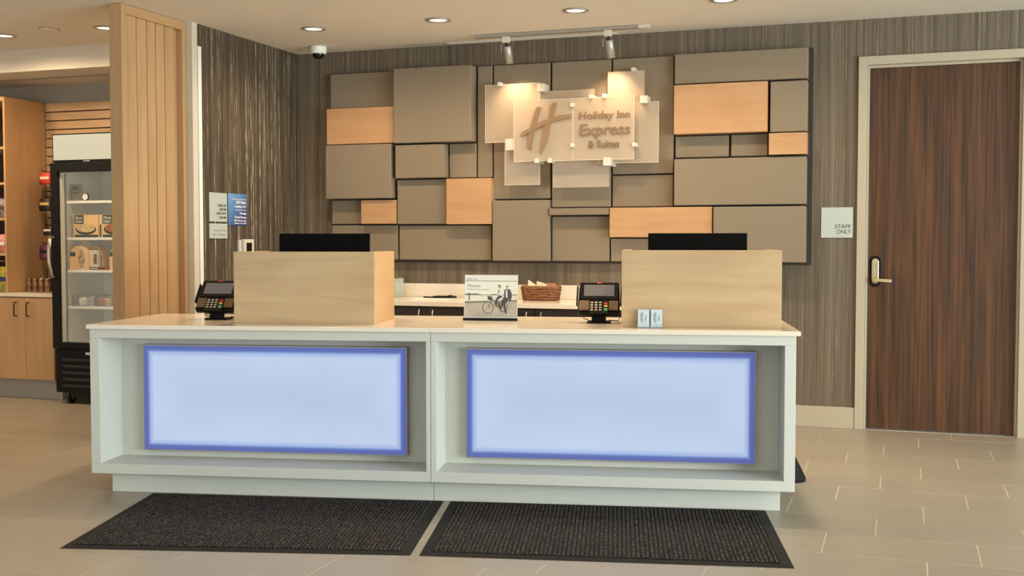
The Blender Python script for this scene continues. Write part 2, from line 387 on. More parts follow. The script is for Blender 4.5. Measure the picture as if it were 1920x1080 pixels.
for i in range(6):
    for j in (-1, 1): kb.lathe([(0.006, 0), (0.006, -0.004), (0.003, -0.006)], (-0.186 + j * 0.010, yd - 0.024, 1.058 + i * 0.0155), 10, axis='y')
kb.build('code_buttons', M['steel'], lk)
lv = MB().lathe([(0.021, 0), (0.021, -0.02), (0.017, -0.024)], (-0.187, yd - 0.024, 1.024), 20, axis='y')
lv.tube([(-0.187, yd - 0.04, 1.024), (-0.187, yd - 0.062, 1.024)], 0.010, 10)
lv.obox((-0.138, yd - 0.066, 1.022), (0.052, 0, -0.003), (0, 0.006, 0), (0.0006, 0, 0.0105))
sub(lv.build('lever_handle', M['brass'], lk, 0.002), 'satin brass lever handle')
MB().obox((-0.088, yd - 0.066, 1.019), (0.006, 0, -0.0004), (0, 0.0065, 0), (0, 0, 0.011)).build('lever_tip', M['steel'], lk, 0.002)

# ------------------------------------------------------------------ slatted maple partition
t = thing('slatted_partition', 'tall maple partition of angled upright fins beside the snack alcove', 'partition', (-4.707, 6.25, 0))
hx = 0.047
box('front_post', M['maple_v'], (-hx, hx, -0.345, -0.295, 0, ZC - 0.002), t, 0.002)
box('rear_post', M['maple_v'], (-hx, hx, 0.285, 0.325, 0, ZC - 0.002), t, 0.002)
box('top_rail', M['maple_y'], (-hx, hx, -0.295, 0.285, ZC - 0.062, ZC - 0.002), t, 0.002)
box('bottom_rail', M['maple_y'], (-hx, hx, -0.295, 0.285, 0, 0.10), t, 0.002)
ys = [-0.295, -0.178, -0.074, 0.018, 0.112, 0.217]
for i, y in enumerate(ys):
    y2 = (ys[i + 1] if i < 5 else 0.285)
    c = Vector((0.014 if i < 5 else -0.022, (y + y2) / 2, (ZC - 0.062 + 0.1) / 2)); hl = (y2 - y) / 2 - (0.0115 if i < 5 else 0.001)
    an = R(-9)
    MB().obox(c, (0.016, 0, 0), (-math.sin(an) * hl, math.cos(an) * hl, 0), (0, 0, (ZC - 0.162) / 2)).build('fin', M['maple_v'], t, 0.0015)
tag(box('corner_guard', M['plain_white'], (XL, XL + 0.004, 6.645, 6.685, 0.05, 2.63)), 'thin white corner guard strip on the side wall edge', 'corner guard')

# ------------------------------------------------------------------ felt and maple block wall
fw = thing('acoustic_block_wall', 'wall feature of grey felt and maple blocks behind the desk', 'wall panel', (-2.47, D, 1.14))
def fb(k, x0, z1, x1, z0, dpt): PANELS.append((k, x0, x1, z0, z1, dpt))
PANELS = []
for q in ((0, -4.296, 2.600, -3.745, 2.328, .05), (1, -4.292, 2.320, -3.715, 2.043, .12), (0, -3.703, 2.600, -3.067, 2.034, .15), (0, -3.051, 2.600, -2.934, 1.766, .05),
          (0, -2.923, 2.600, -2.480, 1.602, .05), (0, -2.466, 2.600, -2.018, 1.535, .05), (0, -2.006, 2.600, -1.562, 1.770, .05), (0, -2.006, 1.759, -1.562, 1.535, .05),
          (0, -1.546, 2.600, -0.636, 2.392, .10), (1, -1.542, 2.379, -0.899, 2.037, .14), (0, -0.884, 2.379, -0.636, 2.034, .10), (1, -0.886, 2.023, -0.634, 1.877, .14),
          (0, -1.547, 2.028, -1.171, 1.878, .05), (0, -1.155, 2.028, -0.904, 1.878, .05), (0, -1.542, 1.864, -0.638, 1.538, .12), (0, -1.261, 1.525, -0.638, 1.140, .14),
          (1, -2.008, 1.527, -1.272, 1.315, .12), (0, -2.016, 1.305, -1.275, 1.140, .05), (0, -2.464, 1.468, -2.028, 1.140, .05), (0, -2.465, 1.527, -2.014, 1.477, .12),
          (0, -2.916, 1.590, -2.474, 1.140, .10), (1, -3.279, 1.758, -2.920, 1.415, .12), (0, -3.706, 1.758, -3.297, 1.418, .08), (0, -3.699, 2.022, -3.294, 1.768, .13),
          (0, -3.282, 2.026, -3.062, 1.768, .05), (0, -4.300, 2.036, -3.736, 1.618, .13), (0, -4.290, 1.609, -4.026, 1.422, .05), (1, -4.006, 1.605, -3.713, 1.422, .10),
          (0, -4.290, 1.411, -3.718, 1.143, .05), (0, -3.704, 1.407, -2.943, 1.143, .05)): fb(*q)
box('backing', M['backing'], (-4.31 + 2.47, -0.605 + 2.47, -0.014, -0.001, 1.122 - 1.14, 2.608 - 1.14), fw)
for k, x0, x1, z0, z1, dpt in PANELS:
    cx, cz = (x0 + x1) / 2, (z0 + z1) / 2
    o = MB().box(x0 - cx, x1 - cx, -dpt, -0.014, z0 - cz, z1 - cz).build('panel', M['maple_wall'] if k else M['fabric'], fw, 0.0015 if k else 0.006)
    o.location = (cx + 2.47, 0, cz - 1.14)
    if k: sub(o, 'smooth maple block')

# ------------------------------------------------------------------ frosted glass hotel sign
sg = thing('hotel_sign', 'layered frosted glass hotel name sign with raised emblem', 'sign', (-2.26, D - 0.05, 2.05))
def SX(x): return x + 2.26
def SZ(z): return z - 2.05
def SY(dep): return -(dep - 0.05)
for x0, z1, x1, z0, dep in ((-2.963, 2.446, -2.535, 2.018, .12), (-2.560, 2.385, -2.127, 2.10, .105), (-2.81, 2.035, -2.535, 1.701, .12), (-2.438, 1.985, -2.011, 1.676, .12),
                            (-2.026, 2.498, -1.757, 2.13, .12), (-2.085, 2.271, -1.648, 1.843, .145)):
    box('glass_plate', M['frost'], (SX(x0), SX(x1), SY(dep), SY(dep - 0.008), SZ(z0), SZ(z1)), sg, 0.001)
for x0, x1 in ((-2.711, -2.264), (-2.260, -1.812)):
    box('front_glass_plate', M['frost_main'], (SX(x0), SX(x1), SY(.2), SY(.19), SZ(1.866), SZ(2.311)), sg, 0.001)
def edge_strip(x0, x1, z0, z1, dep):  # pale strips along the polished rims colour in their bright highlight
    e = MB(); y0, y1 = SY(dep) - 0.0012, SY(dep) - 0.0001; q = 0.0032
    e.box(SX(x0), SX(x0) + q, y0, y1, SZ(z0), SZ(z1)).box(SX(x1) - q, SX(x1), y0, y1, SZ(z0), SZ(z1)).box(SX(x0) + q, SX(x1) - q, y0, y1, SZ(z0), SZ(z0) + q).box(SX(x0) + q, SX(x1) - q, y0, y1, SZ(z1) - q, SZ(z1))
    e.build('polished_edge_highlight', M['ivory'], sg)
for q_ in ((-2.963, -2.535, 2.018, 2.446, .12), (-2.81, -2.535, 1.701, 2.035, .12), (-2.085, -1.648, 1.843, 2.271, .145), (-2.711, -2.264, 1.866, 2.311, .2), (-2.260, -1.812, 1.866, 2.311, .2)): edge_strip(*q_)
for x, z, s, dep in ((-2.845, 2.447, .029, .135), (-2.515, 2.404, .056, .16), (-1.836, 2.505, .027, .135), (-1.751, 2.286, .053, .165), (-2.128, 2.317, .029, .2), (-2.029, 2.318, .029, .2),
                     (-2.262, 2.262, .028, .212), (-2.262, 1.974, .028, .212), (-1.810, 1.966, .027, .212), (-2.737, 1.995, .083, .18), (-2.535, 1.870, .031, .2), (-2.435, 1.870, .030, .2), (-2.006, 1.852, .057, .2)):
    box('standoff', M['ivory'], (SX(x - s / 2), SX(x + s / 2), SY(dep + 0.008), SY(0.052), SZ(z - s / 2), SZ(z + s / 2)), sg, 0.0015)
hp = dict(left=[(-2.536, 2.252), (-2.521, 2.26), (-2.505, 2.259), (-2.5, 2.252), (-2.505, 2.24), (-2.527, 2.172), (-2.549, 2.107), (-2.56, 2.057), (-2.57, 1.993), (-2.577, 1.945), (-2.605, 1.969), (-2.6, 2.029), (-2.589, 2.088), (-2.576, 2.133), (-2.555, 2.202)],
          right=[(-2.416, 2.272), (-2.4, 2.285), (-2.384, 2.285), (-2.378, 2.277), (-2.387, 2.245), (-2.423, 2.143), (-2.434, 2.103), (-2.452, 2.024), (-2.470, 1.985), (-2.502, 1.916), (-2.507, 1.936), (-2.491, 2.025), (-2.473, 2.110), (-2.444, 2.178), (-2.429, 2.247)],
          bar=[(-2.658, 2.053), (-2.645, 2.078), (-2.584, 2.108), (-2.534, 2.141), (-2.455, 2.168), (-2.403, 2.182), (-2.351, 2.193), (-2.268, 2.199), (-2.268, 2.171), (-2.319, 2.166), (-2.403, 2.150), (-2.465, 2.128), (-2.544, 2.092), (-2.592, 2.070), (-2.65, 2.046)])
em = MB()
for i, k in enumerate(('left', 'right', 'bar')):
    em.prism([(SX(x), SZ(z)) for x, z in hp[k]], (0, SY(.2), 0), (1, 0, 0), (0, 0, 1), (0, -0.013 - 0.001 * i, 0))
sub(em.build('emblem', M['emblem'], sg, 0.0015), 'raised slanted letter H emblem')
for s, x, z, w, h in (('Holiday Inn', -2.222, 2.158, .376, .072), ('Express', -2.220, 2.042, .372, .110), ('& Suites', -2.152, 1.952, .230, .054)):
    o = text('lettering', s, 0.1, M['acrylic_edge'], sg, (SX(x), SY(.2) - 0.004, SZ(z)), (1, 0, 0), (0, 0, 1), ext=0.004, shear=0.12, width=w, height=h, bold=0.012)
    sub(o, 'raised letters reading ' + s)

# ------------------------------------------------------------------ ceiling fittings
def downlight(x, y, label, power, group, color=WARM, cone=162, blend=1.0):
    t = thing('downlight', label, 'ceiling light', (x, y, ZC), 0, group)
    MB().lathe([(0.062, -0.001), (0.084, -0.001), (0.086, -0.005), (0.066, -0.008), (0.062, -0.004)], (0, 0, 0), 28, caps=False).build('trim_ring', M['satin'], t)
    MB().lathe([(0.0, -0.003), (0.060, -0.003), (0.062, -0.0015)], (0, 0, 0), 28, caps=False).build('lens', M['lamp'], t)
    l = bpy.data.lights.new('downlight_beam', 'SPOT'); l.energy = power; l.color = color; l.spot_size = R(cone); l.spot_blend = blend; l.shadow_soft_size = 0.06
    lo = bpy.data.objects.new('downlight_beam', l); COL.objects.link(lo); lo.parent = t; lo.location = (0, 0, -0.02)
    return t
for x, lb in ((-3.949, 'round recessed downlight nearest the domed security camera'), (-2.997, 'round recessed downlight by the plain end of the ceiling track'), (-2.031, 'round recessed downlight out in front of the middle of the ceiling track'),
              (-1.078, 'round recessed downlight past the powered end of the track, above the felt blocks'), (-0.12, 'added unseen downlight in front of the staff door lock side'), (0.85, 'added unseen downlight in front of the staff door hinge side')):  # the pair before the staff door is invented, out of view
    downlight(x, 7.07, lb, ROW_POWER if x < -0.5 else ROW_POWER * 0.3, 'downlights above the desk')
for x in (-3.3, -2.0, -0.7): downlight(x, 5.85, 'unseen recessed downlight added to brighten the desk countertop', COUNTER_POWER, 'added downlights over the countertop', WARM, 118, 0.8)  # added out of view to warm the countertop without lighting the desk front
for x in (-5.6, -3.0, -0.4, 2.0): downlight(x, 2.6, 'unseen recessed downlight added over the lobby floor', LOBBY_POWER, 'added downlights over the lobby floor')  # unseen lamps added because the lobby needed more warm light
for x, lb in ((-6.204, 'round recessed downlight in front of the alcove soffit, by the sprinkler cover'), (-5.308, 'round recessed downlight half hidden behind the slatted partition'), (-7.1, 'round recessed downlight in front of the shelf tower')):
    downlight(x, 6.56, lb, MARKET_POWER, 'downlights before the alcove', (1.0, 0.71, 0.45), 176, 0.65)
t = thing('sprinkler_cover', 'flat pale round cover plate between the alcove downlights', 'sprinkler', (-5.719, 6.468, ZC))
MB().lathe([(0.062, -0.001), (0.062, -0.006), (0.057, -0.009), (0.0, -0.010)], (0, 0, 0), 24, caps=False).build('cover_plate', M['ceiling'], t)
MB().lathe([(0.072, -0.0005), (0.072, -0.003), (0.063, -0.003)], (0, 0, 0), 24, caps=False).build('rim', M['alu'], t)
t = thing('air_vent', 'long narrow slot air vent in the ceiling behind the track light', 'air vent', (-2.62, 7.92, ZC))
for a, b_ in ((-0.028, -0.018), (0.018, 0.028)): box('frame_rail', M['ceiling'], (-0.66, 0.66, a, b_, -0.006, -0.001), t)
box('slot', M['alu'], (-0.655, 0.655, -0.018, 0.018, -0.003, -0.001), t)
for a in (-0.009, 0.006): box('vane', M['ceiling'], (-0.65, 0.65, a, a + 0.003, -0.006, -0.003), t)
t = thing('security_camera', 'white domed security camera on the ceiling by the side wall', 'camera', (-4.276, 7.726, ZC))
MB().lathe([(0.062, -0.001), (0.064, -0.012), (0.062, -0.052), (0.054, -0.058)], (0, 0, 0), 28).build('housing', M['plain_white'], t)
MB().lathe([(0.046, -0.058), (0.045, -0.068), (0.038, -0.082), (0.024, -0.092), (0.0, -0.096)], (0, 0, 0), 28, caps=False).build('dome', M['black_gloss'], t)
t = thing('track_light', 'grey ceiling track with two silver cylinder spotlights aimed at the sign', 'track light', (-2.32, 7.69, ZC))
box('track', M['alu'], (-0.65, 0.565, -0.018, 0.018, -0.024, -0.001), t, 0.002)
box('power_feed', M['ivory'], (0.565, 0.64, -0.019, 0.019, -0.026, -0.001), t, 0.002)
for x in (-0.412, 0.344):
    h = box('adapter', M['ivory'], (x - 0.026, x + 0.026, -0.020, 0.020, -0.068, -0.024), t, 0.003)
    MB().tube([(x, 0, -0.068), (x + 0.006, 0, -0.080), (x - 0.006, 0, -0.088), (x + 0.012, 0, -0.094)], 0.006, 8).build('swivel', M['black'], h)
    MB().tube([(x - 0.03, 0.0, -0.075), (x - 0.036, 0, -0.09), (x - 0.036, 0, -0.135)], 0.0022, 6).build('safety_wire', M['ivory'], h)
    ax = Vector((0.012, 0.045, -0.16)).normalized(); p0 = Vector((x + 0.008, 0, -0.092))
    u = ax.cross(Vector((1, 0, 0))).normalized(); v = ax.cross(u)
    hd = MB(); n = 20; prof = [(0.0, 0.0), (0.026, 0.0), (0.029, 0.006), (0.029, 0.125), (0.026, 0.125), (0.024, 0.112)]
    b0 = 0
    for i in range(n):
        a = 2 * math.pi * i / n
        for r_, h_ in prof: hd.v.append(tuple(p0 + ax * h_ + u * r_ * math.cos(a) + v * r_ * math.sin(a)))
    for i in range(n):
        j = (i + 1) % n
        for k in range(len(prof) - 1): hd.face([i * 6 + k, j * 6 + k, j * 6 + k + 1, i * 6 + k + 1], 0, True)
    hd.face([i * 6 + 5 for i in range(n)], 0)
    sub(hd.build('spot_head', M['satin'], h), 'silver cylinder spotlight head')
    l = bpy.data.lights.new('track_beam', 'SPOT'); l.energy = TRACK_POWER; l.color = (1.0, 0.72, 0.45); l.spot_size = R(100); l.spot_blend = 0.9; l.shadow_soft_size = 0.025
    lo = bpy.data.objects.new('track_beam', l); COL.objects.link(lo); lo.parent = t; lo.location = p0 + ax * 0.13
    lo.rotation_euler = Vector((0.02 if x < 0 else -0.03, 0.11, -0.30)).to_track_quat('-Z', 'Y').to_euler()

# ------------------------------------------------------------------ wall signs
t = thing('staff_sign', 'square pale sign reading STAFF ONLY beside the walnut door', 'sign', (-0.4385, D, 1.4135))
box('plate', M['sign_plate'], (-0.1045, 0.1045, -0.008, -0.001, -0.1035, 0.1035), t, 0.001)
for i, s in enumerate(('STAFF', 'ONLY')):
    text('lettering', s, 0.042, M['ink'], t, (0.092, -0.0085, -0.040 - i * 0.036), (1, 0, 0), (0, 0, 1), 'RIGHT', ext=0.0004, height=0.027, width=(0.105 if i == 0 else 0.094))
def left_sign(name, label, y0, y1, z0, z1, m):
    t = thing(name, label, 'sign', (XL, (y0 + y1) / 2, (z0 + z1) / 2)); w, h = (y1 - y0) / 2, (z1 - z0) / 2
    box('plate', m, (0.001, 0.007, -w, w, -h, h), t, 0.0008)
    return t, w, h
t, w, h = left_sign('check_in_sign', 'pale wall sign with check in and check out times', 6.758, 6.974, 1.425, 1.630, M['sign_plate'])
for s, f, wd in (('CHECK IN', .40, .098), ('4:00 PM', .535, .080), ('CHECK OUT', .675, .118), ('11:00 AM', .815, .086)):
    text('lettering', s, 0.03, M['ink'], t, (0.0075, w - 0.016, h - f * 2 * h - 0.024 + .008), (0, 1, 0), (0, 0, 1), 'RIGHT', ext=0.0003, width=wd, height=0.0185, bold=0.02)
gm = bpy.data.materials.new('blue_sign_print'); nt, N, L, B = nodes(gm)
tc = N.new('ShaderNodeTexCoord'); sp = N.new('ShaderNodeSeparateXYZ'); rp = N.new('ShaderNodeValToRGB'); mr = N.new('ShaderNodeMapRange'); ad = N.new('ShaderNodeMath'); ad.operation = 'MULTIPLY_ADD'; ad.inputs[1].default_value = -0.9
L.new(tc.outputs['Object'], sp.inputs[0]); L.new(sp.outputs['Y'], ad.inputs[0]); L.new(sp.outputs['Z'], ad.inputs[2]); mr.inputs['From Min'].default_value = -0.12; mr.inputs['From Max'].default_value = 0.2
L.new(ad.outputs[0], mr.inputs['Value']); L.new(mr.outputs[0], rp.inputs[0]); rp.color_ramp.elements[0].color = (*lin((44, 62, 120)), 1); rp.color_ramp.elements[1].color = (*lin((110, 160, 205)), 1)
L.new(rp.outputs[0], B.inputs['Base Color']); B.inputs['Roughness'].default_value = 0.35
t, w, h = left_sign('owner_sign', 'blue wall sign with white ownership lettering', 6.990, 7.234, 1.401, 1.632, gm)
for s, f, wd, hh in (('This Property Owned by:', .185, .190, .012), ('BCS Metro', .305, .128, .021), ('Lodging LLC', .425, .152, .021), ('and Operated by:', .525, .140, .012),
                     ('Omega', .640, .088, .021), ('Hotel Group', .765, .150, .021), ('8694 Madison Blvd', .870, .156, .014), ('Madison, AL 35758', .950, .156, .014)):
    text('lettering', s, 0.03, M['plain_white'], t, (0.0075, w - 0.012, h - f * 2 * h), (0, 1, 0), (0, 0, 1), 'RIGHT', ext=0.0003, width=wd, height=hh, bold=(0.03 if hh > .02 else 0.012))
t, w, h = left_sign('manager_sign', 'small pale wall sign with faint grey manager on duty lettering', 6.756, 6.976, 1.306, 1.412, M['sign_plate'])
for s, f, wd in (('Manager On Duty', .52, .158), ('Allen Willingham', .80, .170)):
    text('lettering', s, 0.03, M['ink_grey'], t, (0.0075, w - 0.016, h - f * 2 * h), (0, 1, 0), (0, 0, 1), 'RIGHT', ext=0.0003, width=wd, height=0.018)
t = thing('wall_control_box', 'ivory wall control box with a small dark screen on the side wall', 'control box', (XL, 7.18, 1.235))
box('base_plate', M['ivory'], (0.001, 0.022, -0.075, 0.085, -0.075, 0.060), t, 0.003)
box('housing', M['ivory'], (0.022, 0.05, -0.055, 0.08, -0.075, 0.066), t, 0.003)
box('screen', M['black_gloss'], (0.050, 0.052, -0.025, 0.045, -0.045, 0.040), t)

# ------------------------------------------------------------------ reception desk
def light_panel_mat(name, hw, hh):
    """edge-lit acrylic: white in the field, deep blue where the LED strip runs along the rim"""
    m = bpy.data.materials.new(name); nt, N, L, B = nodes(m)
    tc = N.new('ShaderNodeTexCoord'); sp = N.new('ShaderNodeSeparateXYZ'); L.new(tc.outputs['Object'], sp.inputs[0])
    ds = []
    for ax_, hv in (('X', hw), ('Z', hh)):
        ab = N.new('ShaderNodeMath'); ab.operation = 'ABSOLUTE'; L.new(sp.outputs[ax_], ab.inputs[0])
        sb = N.new('ShaderNodeMath'); sb.operation = 'SUBTRACT'; sb.inputs[0].default_value = hv; L.new(ab.outputs[0], sb.inputs[1]); ds.append(sb)
    mn = N.new('ShaderNodeMath'); mn.operation = 'MINIMUM'; L.new(ds[0].outputs[0], mn.inputs[0]); L.new(ds[1].outputs[0], mn.inputs[1])
    mr = N.new('ShaderNodeMapRange'); mr.inputs['From Min'].default_value = 0.0; mr.inputs['From Max'].default_value = 0.28; L.new(mn.outputs[0], mr.inputs['Value'])
    rp = N.new('ShaderNodeValToRGB'); e = rp.color_ramp.elements
    e[0].position = 0.0; e[0].color = (*lin((78, 92, 170)), 1); e[1].position = 1.0; e[1].color = (*lin((186, 203, 230)), 1)
    for p_, c_ in ((0.066, (84, 100, 178)), (0.086, (100, 122, 198)), (0.118, (160, 184, 230)), (0.2, (196, 213, 241))):
        q = e.new(p_); q.color = (*lin(c_), 1)
    L.new(mr.outputs[0], rp.inputs[0])
    nz = N.new('ShaderNodeTexNoise'); nz.inputs['Scale'].default_value = 2.2; L.new(tc.outputs['Object'], nz.inputs['Vector'])
    mm = N.new('ShaderNodeMapRange'); mm.inputs['To Min'].default_value = 0.80; mm.inputs['To Max'].default_value = 0.96; L.new(nz.outputs['Fac'], mm.inputs['Value'])
    L.new(rp.outputs[0], B.inputs['Emission Color']); L.new(mm.outputs[0], B.inputs['Emission Strength'])
    B.inputs['Base Color'].default_value = (0.03, 0.035, 0.05, 1); B.inputs['Roughness'].default_value = 0.35
    return m
ZS, ZT = 0.843, 0.865
def desk(label, a0, a1, li, ri, p0, p1):
    w = (a1 - a0) / 2; ac = (a0 + a1) / 2
    t = thing('reception_desk', label, 'reception desk', dw(ac, 0.015, 0), DKA)
    li -= ac; ri -= ac; p0 -= ac; p1 -= ac
    z0, z1, b0, b1 = 0.107, ZS, 0.0, 0.80
    box('toe_kick', M['desk_white'], (-w + (0.075 if a0 < 1 else 0), w - (0.06 if a0 > 1 else 0), 0.070, 0.76, 0, z0), t, 0.002)
    box('top_rail', M['desk_white'], (-w, w, b0, b1, 0.797, z1), t, 0.0015)
    box('bottom_rail', M['desk_white'], (-w, w, b0, b1, z0, 0.157), t, 0.0015)
    box('side_panel', M['desk_white_v'], (-w, li, b0, b1, 0.157, 0.797), t, 0.0015)
    box('side_panel', M['desk_white_v'], (ri, w, b0, b1, 0.157, 0.797), t, 0.0015)
    box('recess_back', M['desk_white'], (li, ri, 0.245, 0.27, 0.157, 0.797), t)
    hw, hh = (p1 - p0) / 2, (0.748 - 0.193) / 2; pc = (p0 + p1) / 2; zc = (0.748 + 0.193) / 2
    lp = MB().box(-hw, hw, 0, 0.045, -hh, hh).build('light_box', M['alu'], t, 0.001); lp.location = (pc, 0.20, zc)
    o = MB().box(-hw + 0.006, hw - 0.006, -0.004, 0, -hh + 0.006, hh - 0.006).build('light_panel', light_panel_mat('edge_lit_acrylic', hw - 0.006, hh - 0.006), lp, 0)
    sub(o, 'glowing pale blue panel with a deep blue rim')
    return t
SEAM = 1.768
desk('white reception desk unit whose inset glowing panel faces the mat nearer the cooler', 0.012, SEAM - 0.001, 0.062, 1.745, 0.200, 1.607)
desk('white reception desk unit with inset glowing panel, on the staff door side', SEAM + 0.001, 3.508, 1.797, 3.456, 1.909, 3.343)
for a0, a1, lb in ((0.0, 1.7625, 'polished white stone countertop on the desk unit toward the snack alcove'), (1.7635, 3.5264, 'polished white stone countertop on the desk unit toward the staff door')):
    ac = (a0 + a1) / 2; w = (a1 - a0) / 2
    o = MB().box(-w, w, 0, 0.882, 0, ZT - ZS).build('countertop', M['quartz'], None, 0.0018); o.location = dw(ac, 0, ZS); o.rotation_euler = (0, 0, DKA)
    tag(o, lb, 'countertop')

def privacy_screen(label, a0, a1, b0, b1, z1):
    ac = (a0 + a1) / 2; w = (a1 - a0) / 2; t = thing('privacy_screen', label, 'desk screen', dw(ac, b0, ZT), DKA)
    h = z1 - ZT; d = b1 - b0; th = 0.042
    box('front_board', M['maple'], (-w, w, 0, th, 0, h), t, 0.0012)
    for s in (-1, 1):
        box('side_board', M['maple_y'], (min(s * w, s * (w - th)), max(s * w, s * (w - th)), th, d, 0, h), t, 0.0012)
privacy_screen('maple three-sided desk screen beside the payment terminal at the alcove end', 0.703, 1.443, 0.200, 0.640, 1.232)
privacy_screen('maple three-sided desk screen with card holders standing against it', 2.689, 3.456, 0.172, 0.612, 1.242)

def monitor(label, a0, a1, b, ztop, tilt):
    ac = (a0 + a1) / 2; w = (a1 - a0) / 2; t = thing('monitor', label, 'monitor', dw(ac, b, ZT), DKA)
    box('base', M['black'], (-0.11, 0.11, -0.07, 0.095, 0, 0.012), t, 0.004)
    box('neck', M['black'], (-0.03, 0.03, 0.002, 0.026, 0.012, 0.26), t, 0.003)
    h = 0.155; c = Vector((0, 0.055, ztop - ZT - h * math.cos(tilt)))
    up = Vector((0, -math.sin(tilt), math.cos(tilt))); nr = Vector((0, math.cos(tilt), math.sin(tilt)))
    MB().obox(c, (w, 0, 0), nr * 0.010, up * h).build('shell', M['monitor'], t, 0.003)
    MB().obox(c - nr * 0.018 - up * 0.05, (w * 0.62, 0, 0), nr * 0.010, up * h * 0.4).build('rear_bulge', M['monitor'], t, 0.004)
    MB().obox(c + nr * 0.011, (w - 0.012, 0, 0), nr * 0.001, up * (h - 0.014)).build('screen', M['black_gloss'], t)
monitor('black computer monitor behind the alcove-end maple screen', 0.833, 1.332, 0.48, 1.327, R(-4))
monitor('black computer monitor behind the maple screen with card holders', 2.815, 3.320, 0.48, 1.327, R(-4))

M['bronze'] = mat('bronze_plastic', (112, 90, 66), 0.35, var=0.06, metal=0.3)
M['screen_grey'] = emit('terminal_screen', (128, 120, 114), 0.5)
M['key'] = mat('key_cap', (196, 186, 160), 0.5)
M['red'] = mat('red_plastic', (196, 52, 40), 0.5); M['green'] = mat('green_plastic', (70, 170, 100), 0.5); M['yellow'] = mat('yellow_plastic', (226, 180, 70), 0.5)
def terminal(label, a, b):
    t = thing('payment_terminal', label, 'payment terminal', dw(a, b, ZT), DKA)
    box('stand_base', M['black_matte'], (-0.06, 0.06, -0.035, 0.075, 0, 0.008), t, 0.003)
    MB().obox((0, -0.004, 0.045), (0.036, 0, 0), (0, 0.018, 0.006), (0, 0.004, 0.042)).build('stand_neck', M['black_matte'], t, 0.004)
    an = R(50); up = Vector((0, math.cos(an), math.sin(an))); nr = Vector((0, -math.sin(an), math.cos(an))); X = Vector((1, 0, 0)); c0 = Vector((0, -0.055, 0.050))
    def P(u, v, n): return c0 + X * u + up * v + nr * n
    body = MB().prism([(-0.100, 0.0), (0.100, 0.0), (0.108, 0.018), (0.104, 0.19), (0.094, 0.2), (-0.094, 0.2), (-0.104, 0.19), (-0.108, 0.018)], P(0, 0, -0.022), X, up, nr * 0.022)
    bd = body.build('body', M['black'], t, 0.004)
    MB().obox(P(0, 0.048, 0.006), X * 0.101, up * 0.030, nr * 0.006).build('speaker_panel', M['bronze'], bd, 0.003)
    MB().obox(P(0, 0.138, 0.008), X * 0.100, up * 0.056, nr * 0.008).build('screen_bezel', M['black_gloss'], bd, 0.006)
    MB().obox(P(0, 0.138, 0.0165), X * 0.078, up * 0.036, nr * 0.0006).build('screen', M['screen_grey'], bd)
    MB().obox(P(0, 0.187, 0.0165), X * 0.013, up * 0.004, nr * 0.0008).build('status_light', M['red'], bd)
    MB().obox(P(0.002, 0.036, 0.010), X * 0.050, up * 0.040, nr * 0.007).build('keypad', M['black_gloss'], bd, 0.003)
    kk = MB()
    for i in range(3):
        for j in range(4): kk.obox(P(-0.034 + i * 0.0215, 0.012 + j * 0.0155, 0.0180), X * 0.0065, up * 0.0036, nr * 0.0014)
    kk.build('number_keys', M['key'], bd)
    for k, nm, v in ((M['green'], 'enter_key', 0.014), (M['yellow'], 'clear_key', 0.036), (M['red'], 'cancel_key', 0.053)):
        MB().obox(P(0.037, v, 0.018), X * 0.009, up * (0.008 if v < 0.02 else 0.0055), nr * 0.0016).build(nm, k, bd)
    for s in (-1, 1): MB().obox(P(s * 0.112, 0.11, 0.004), X * 0.004, up * 0.06, nr * 0.012).build('side_guard', M['black_matte'], bd, 0.003)
    MB().tube([(0.03, 0.05, 0.075), (0.085, 0.055, 0.07), (0.108, 0.045, 0.04), (0.10, 0.05, 0.006), (0.05, 0.06, 0.010)], 0.0028, 6).build('cable', M['black'], t)
    MB().tube([(-0.03, 0.03, 0.075), (-0.075, 0.03, 0.055), (-0.08, 0.03, 0.02), (-0.055, 0.045, 0.010)], 0.0025, 6).build('cable', M['black'], t)
terminal('black card payment terminal on the counter beside the alcove-end maple screen', 0.512, 0.455)
terminal('black card payment terminal beside the maple screen with card holders', 2.565, 0.455)

# welcome card in an acrylic stand, flat print built as thin shapes
t = thing('welcome_display', 'upright picture card reading Welcome with two people and a bicycle, in acrylic stand', 'display card', dw(1.995, 0.485, ZT), DKA + R(-1.5))
WW, HH = 0.284, 0.235
tl = R(8); U = Vector((1, 0, 0)); V = Vector((0, math.sin(tl), math.cos(tl))); NN = Vector((0, -math.cos(tl), math.sin(tl)))
O = Vector((-WW / 2, 0, 0.010))
MB().obox(O + U * WW / 2 + V * HH / 2, U * WW / 2, V * HH / 2, NN * 0.0008).build('card', M['plain_white'], t)
MB().obox(O + U * WW / 2 + V * HH / 2 + NN * 0.0045, U * (WW / 2 + 0.003), V * (HH / 2 + 0.002), NN * 0.001).build('acrylic_sheet', clear_glass('display_acrylic', gloss=0.03, fog=0.02), t)
box('stand_foot', M['acrylic'], (-WW / 2 - 0.003, WW / 2 + 0.003, -0.012, 0.08, 0.0, 0.004), t)
box('stand_lip', M['black_matte'], (-WW / 2 - 0.003, WW / 2 + 0.003, -0.012, -0.008, 0.004, 0.018), t)
PM = [mat('print_sky', (236, 235, 226), 0.6), mat('print_ground', (172, 160, 147), 0.6, rgb2=(196, 184, 170), scale=20), mat('print_dark', (44, 42, 42), 0.6), mat('print_mid', (112, 108, 100), 0.6),
      mat('print_skin', (206, 178, 156), 0.6), mat('print_rule', (120, 70, 70), 0.6), mat('print_light', (232, 230, 224), 0.6), mat('print_water', (226, 223, 212), 0.6)]
pic = MB()
def q2(x, y): return ((x - 103) / 1045.0 * WW, (1 - (y - 140) / 860.0) * HH)
